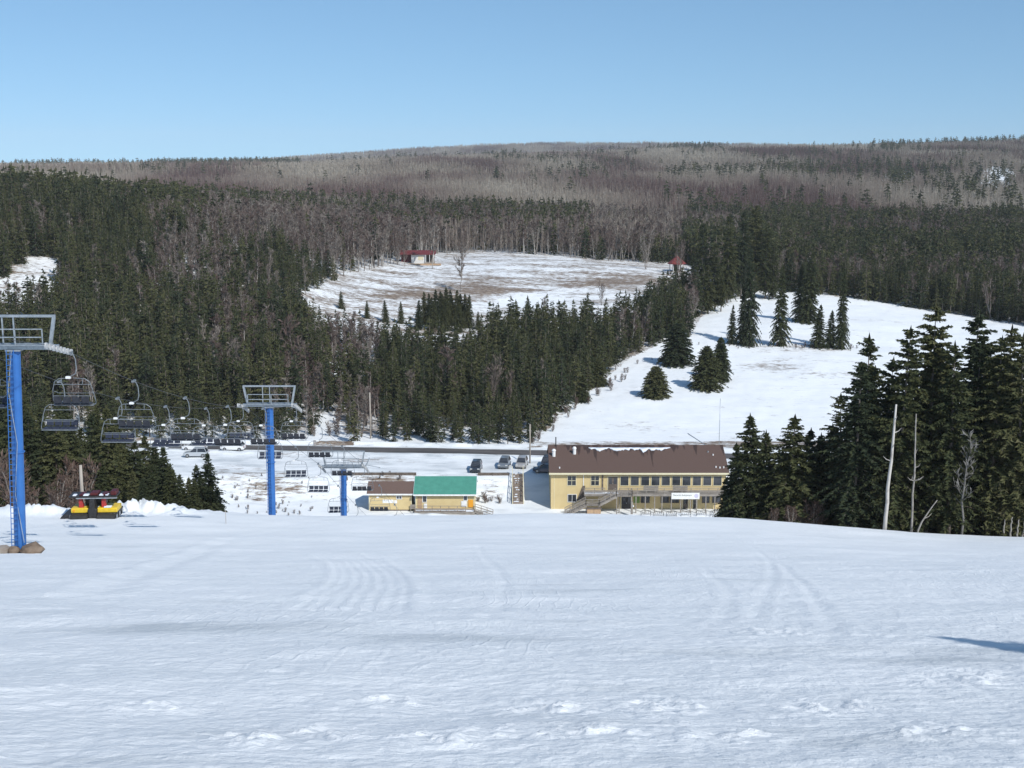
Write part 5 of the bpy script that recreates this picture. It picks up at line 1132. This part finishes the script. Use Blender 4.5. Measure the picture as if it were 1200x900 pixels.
for xx in (-1.0, .85): MB().prism([(xx - .16, .96), (xx + .2, .96), (xx + .12, 1.82), (xx - .14, 1.82)], -.55, -.2, 'y').build('cab_pillar', M['red'], G)
rk = MB(); rk.box((-1.9, -.75, 1.84), (1.95, .8, 1.97)); rack = rk.build('roof_rack', M['black'], G); MB().box((-1.3, -.8, 1.76), (2.0, -.6, 1.835)).build('light_rail', M['steel'], rack)
for x0, x1, h in ((-.2, .45, .24), (1.45, 1.92, .34), (-1.1, -.7, .10), (.75, 1.2, .12)): MB().box((x0, -.6, 1.975), (x1, .4, 1.975 + h)).build('rack_load', M['darkred'], rack, bevel=.05)
for x0, x1 in ((-.75, -.3), (.55, .9), (1.05, 1.3), (-1.6, -1.3)): MB().box((x0, -.7, 1.975), (x1, -.2, 2.07)).build('snow_lump', M['snowlump'], rack, bevel=.06)
MB().prism([(-2.7, .05), (-1.75, .2), (-1.75, .42), (-2.3, .5), (-2.55, .3)], -.9, .9, 'y').build('blade', M['black'], G, bevel=.03)
MB().tube([(-1.55, -.76, .75), (-1.55, -.80, .75)], .09, 10).build('marker_light', M['orange'], G)
MB().box((.9, -.77, .96), (1.5, -.3, 1.06)).build('deck_snow', M['snowlump'], G, bevel=.04)
for xx in (1.5, 1.75, 1.9): MB().bar((xx, -1.0, -.02), (xx, -.8, .5), .06).build('tine', M['steel'], G)

# ------------------------------------------------------------------ cabins on the knoll
cz = at(495, 309, 455); p0, p1 = at(482, 309, 455), at(509, 309, 455); zc = gz(p0.x, 455)
c1 = thing('red_roofed_cabin', 'low white cabin with red roof and open porch on the knoll', 'cabin', (p0.x, 455, zc + .25)); w = p1.x - p0.x
MB().box((0, 0, -.6), (w * .6, 4.5, 2.75)).build('wall', M['whitesiding'], c1)
MB().prism([(-.7, 2.75), (2.25, 3.95), (5.2, 2.75), (5.2, 2.95), (2.25, 4.2), (-.7, 2.95)], -4.0, w + .4, 'x').build('roof', M['redroof'], c1)
MB().box((w * .6 + .01, -.8, -.5), (w, 4.3, .05)).build('porch_floor', M['deckwood'], c1)
for xx in (w * .6 + .3, w * .8, w - .15): MB().box((xx - .08, -.7, .055), (xx + .08, -.55, 2.74)).build('porch_post', M['white'], c1)
MB().box((w * .6 + .02, 3.2, .06), (w - .1, 3.4, 2.74)).build('porch_wall', M['darkwood'], c1)
MB().box((w * .3, -.05, .9), (w * .52, -.004, 2.2)).build('shutter', M['cream'], c1)
MB().box((-3.7, 1.2, -.5), (-.01, 4.4, 2.7)).build('shed_wall', M['darkred'], c1)
MB().box((-1.5, -3.5, -.75), (w + 2.5, -.85, -.28)).build('terrace', M['tanwood'], c1)
p = at(793, 314, 462); zc = gz(p.x, 462)
gzb = thing('gazebo', 'small open gazebo with pointed red roof at the back of the knoll', 'gazebo', (p.x, 462, zc + .2))
rf = MB(); nn = 8; rr = 3.4
ring = [(rr * math.cos(2 * math.pi * k / nn), rr * math.sin(2 * math.pi * k / nn), 2.7) for k in range(nn)]; rf.add(ring + [(0, 0, 5.6)] + [(a_, b_, 2.55) for a_, b_, _ in ring], [(k, (k + 1) % nn, nn) for k in range(nn)] + [(k + nn + 1, (k + 1) % nn + nn + 1, (k + 1) % nn, k) for k in range(nn)] + [tuple(range(2 * nn, nn, -1))])
rf.build('roof', mat('bright_red_roof', (.21, .04, .032), .6, (.15, .033, .03), 2), gzb)
for k in range(nn):
    a_ = 2 * math.pi * k / nn + .2; MB().box((2.7 * math.cos(a_) - .09, 2.7 * math.sin(a_) - .09, 0), (2.7 * math.cos(a_) + .09, 2.7 * math.sin(a_) + .09, 2.56)).build('post', M['white'], gzb)
MB().tube([(0, 0, -.6), (0, 0, 0)], 3.0, 8).build('floor', M['deckwood'], gzb); MB().box((-1.4, .6, .005), (1.6, .8, 2.5)).build('back_panel', M['darkwood'], gzb)

# ------------------------------------------------------------------ snags and brush
def snag(label, px_, Y, yb, yt, lean, r_, m_, stubs=5, seed=1):
    p = at(px_, yb, Y); z0 = gz(p.x, Y); H = at(px_, yt, Y).z - z0; r = random.Random(seed)
    t = thing('dead_tree', label, 'dead tree', (p.x, Y, z0)); n = 9; pts = [Vector((lean * H * (k / n) ** 1.2 + r.uniform(-.05, .05), r.uniform(-.05, .05), H * k / n - (.5 if k == 0 else 0))) for k in range(n + 1)]
    MB().tube(pts, [r_ * (1 - .55 * k / n) for k in range(n + 1)], 9).build('trunk', M[m_], t, True); 
    for k in range(stubs):
        i_ = r.randint(3, n - 1); a = r.uniform(0, 6.28); d = Vector((math.cos(a), math.sin(a), .3)); L = r.uniform(.3, .9); MB().tube([pts[i_], pts[i_] + d * L * .6, pts[i_] + d * L + Vector((0, 0, .2))], [.05, .035, .01], 5).build('branch_stub', M[m_], t)
    return t
snag('tall pale birch snag without branches in front of the dark stand', 1037, 112.2, 620, 474, .038, .19, 'birch', 5, 3)
snag('thin grey dead trunk right of the pale birch snag', 1068, 113.5, 622, 485, -.01, .11, 'dead', 10, 5)
snag('short leaning grey log at the foot of the dark stand', 1074, 112.6, 624, 586, .55, .09, 'dead', 1, 7)
for k, (px_, yt, lab) in enumerate(((1127, 510, 'grey dead twiggy tree among the dark spruces'),)):
    p = at(px_, 620, 113.2); z0 = gz(p.x, 113.2); H = at(px_, yt, 113.2).z - z0
    cmesh, tmesh = bare_tree(700 + k, H, 1.5, 26, 160, .016, 'greybark', 1, .3, .9)
    cmesh.materials.clear(); cmesh.materials.append(M['deadgrey']); tmesh.materials.clear(); tmesh.materials.append(M['deadgrey']); place_tree('dead_tree', (cmesh, tmesh), (p.x, 113.2, z0), 0, (1, 1, 1), lab, 'dead tree', None)
for k, px_ in enumerate((1184, 1192, 1199, 1176)):
    snag('short grey stem in the cluster of stumps at the right stand foot', px_, 112.4 + .3 * k, 626, 606 + 3 * (k % 2), .02, .09, 'dead', 0, 20 + k)['group'] = 'short stems at the stand foot'
for o in list(bpy.data.objects):
    if o.name.startswith('dead_tree') and o.get('group') == 'short stems at the stand foot': pass
BR = [bare_tree(601 + i, 5, 1.5, 16, 420, .024, 'greybark', 5, .1, .9) for i in range(4)]
for c_, t_ in BR: c_.materials.clear(); c_.materials.append(M['shrub'])
def brush(px_, Y, h, lab, gr):
    p = at(px_, 600, Y); s = h / 5; place_tree('brown_shrub', BR[rng.randrange(4)], (p.x, Y, gz(p.x, Y) - .1), rng.uniform(0, 6.28), (s * 1.05, s * 1.05, s), lab, 'shrub', gr)
for k in range(46):
    px_ = rng.uniform(-45, 128); Y = rng.uniform(119, 150); top = rng.uniform(530, 580) + max(0, px_ - 60) * .2; p = at(px_, top, Y); h = p.z - gz(p.x, Y)
    if h > 1.5: brush(px_, Y, h, 'leafless brown shrub in the thicket behind the nearest tower and the snow piles', 'brown shrubs behind the nearest tower')
for k in range(9):
    px_ = rng.uniform(905, 960); Y = rng.uniform(118, 121); p = at(px_, rng.uniform(585, 598), Y); h = max(1.2, p.z - gz(p.x, Y)); brush(px_, Y, h, 'low reddish brown shrub in front of the spruces right of the lodge', 'low shrubs at the spruce row foot')
for k in range(70):
    px_ = rng.uniform(262, 372) if k % 3 else rng.uniform(405, 480); Y = rng.uniform(191, 207.5) if k % 3 else rng.uniform(201, 207); brush(px_, Y, rng.uniform(.3, .9), 'small brown weed clump poking through the snow of the bank', 'weeds on the parking bank')
for k in range(10):
    p = at(570, 580, 199.5); xx = p.x + rng.uniform(-1.6, 2.2); Y = 198.5 + rng.uniform(-.8, 2.5); s = rng.uniform(.14, .24); place_tree('brown_shrub', BR[rng.randrange(4)], (xx, Y, gz(xx, Y) - .05), rng.uniform(0, 6.28), (s * 1.4, s * 1.4, s), 'small brown weed clump beside the ramp of the green roofed hut', 'shrub', 'weeds beside the ramp')
for k in range(12):
    px_ = rng.uniform(362, 418); Y = rng.uniform(236, 262); brush(px_, Y, rng.uniform(1.6, 3.4), 'low leafless brush in the snowy gap beside the reddish thicket', 'brush in the snowy gap')
for k in range(34):
    t_ = rng.random(); q_ = [(622, 528), (640, 508), (660, 487), (676, 476), (700, 456), (722, 438), (742, 422), (776, 408), (806, 398)]; i_ = int(t_ * 7.99); f_ = t_ * 8 - i_
    px_ = q_[i_][0] * (1 - f_) + q_[i_ + 1][0] * f_ + rng.uniform(-3, 14); py_ = q_[i_][1] * (1 - f_) + q_[i_ + 1][1] * f_ + rng.uniform(-3, 3); Y = 226 + (530 - py_) * .66 + max(0, 440 - py_) * .25
    brush(px_, Y, rng.uniform(.6, 2.0), 'low brown scrub bush along the lower left edge of the snowy field', 'scrub at the field edge')
for k in range(26):
    px_ = rng.uniform(845, 1000); Y = 319 + rng.uniform(-2.5, 3); brush(px_, Y, rng.uniform(.4, 1.3), 'low brown weed bush along the ditch line of the snowy field', 'weeds along the field ditch')
for k in range(44):
    px_ = rng.uniform(470, 770); Y = rng.uniform(322, 372); brush(px_, Y, rng.uniform(.8, 2.6), 'small bare sapling bush on the lower half of the patchy knoll', 'bare bushes on the knoll')
# young wood behind the crest on the far left, hiding the valley road there
WOOD = []
for k in range(58):
    px_ = rng.uniform(-80, 185); Y = rng.uniform(128, 185); yt = rng.uniform(440, 505) if px_ < 60 else (rng.uniform(475, 515) if px_ < 140 else rng.uniform(508, 535)); p = at(px_, yt, Y); g_ = gz(p.x, Y); h = p.z - g_; s = h / 11
    WOOD.append(h)
    if 3 < h < 21: place_tree('spruce_tree', SP_ROW[rng.randrange(4)], (p.x, Y, g_), rng.uniform(0, 6.28), (s ** .7 * 1.1, s ** .7 * 1.1, s * 1.1), 'spruce of the wood below the crest at the left, under the chairs', 'spruce', 'spruces below the crest under the chairs')
# a spruce standing just outside the picture whose shadow reaches the slope
xx, yy = 13.2, 7.4
place_tree('spruce_tree', SP_ROW[1], (xx, yy, gz(xx, yy)), 1.0, (.7, .7, .82), 'lone spruce beside the slope at the right, casting a shadow on it', 'spruce', None)

# ------------------------------------------------------------------ the air
hm = bpy.data.materials.new('haze'); hm.use_nodes = True; hn = hm.node_tree.nodes
hn.remove(hn['Principled BSDF']); pv = hn.new('ShaderNodeVolumePrincipled'); pv.inputs['Color'].default_value = (0.93, 0.975, 1.0, 1); pv.inputs['Density'].default_value = HAZE_DENSITY; pv.inputs['Anisotropy'].default_value = -0.2
hm.node_tree.links.new(pv.outputs[0], hn['Material Output'].inputs['Volume'])
hb_ = MB().box((-9500, -70, -150), (9500, 6300, 140)).build('haze', hm); hb_['kind'] = 'stuff'; hb_['label'] = 'thin blue winter haze over the valley'
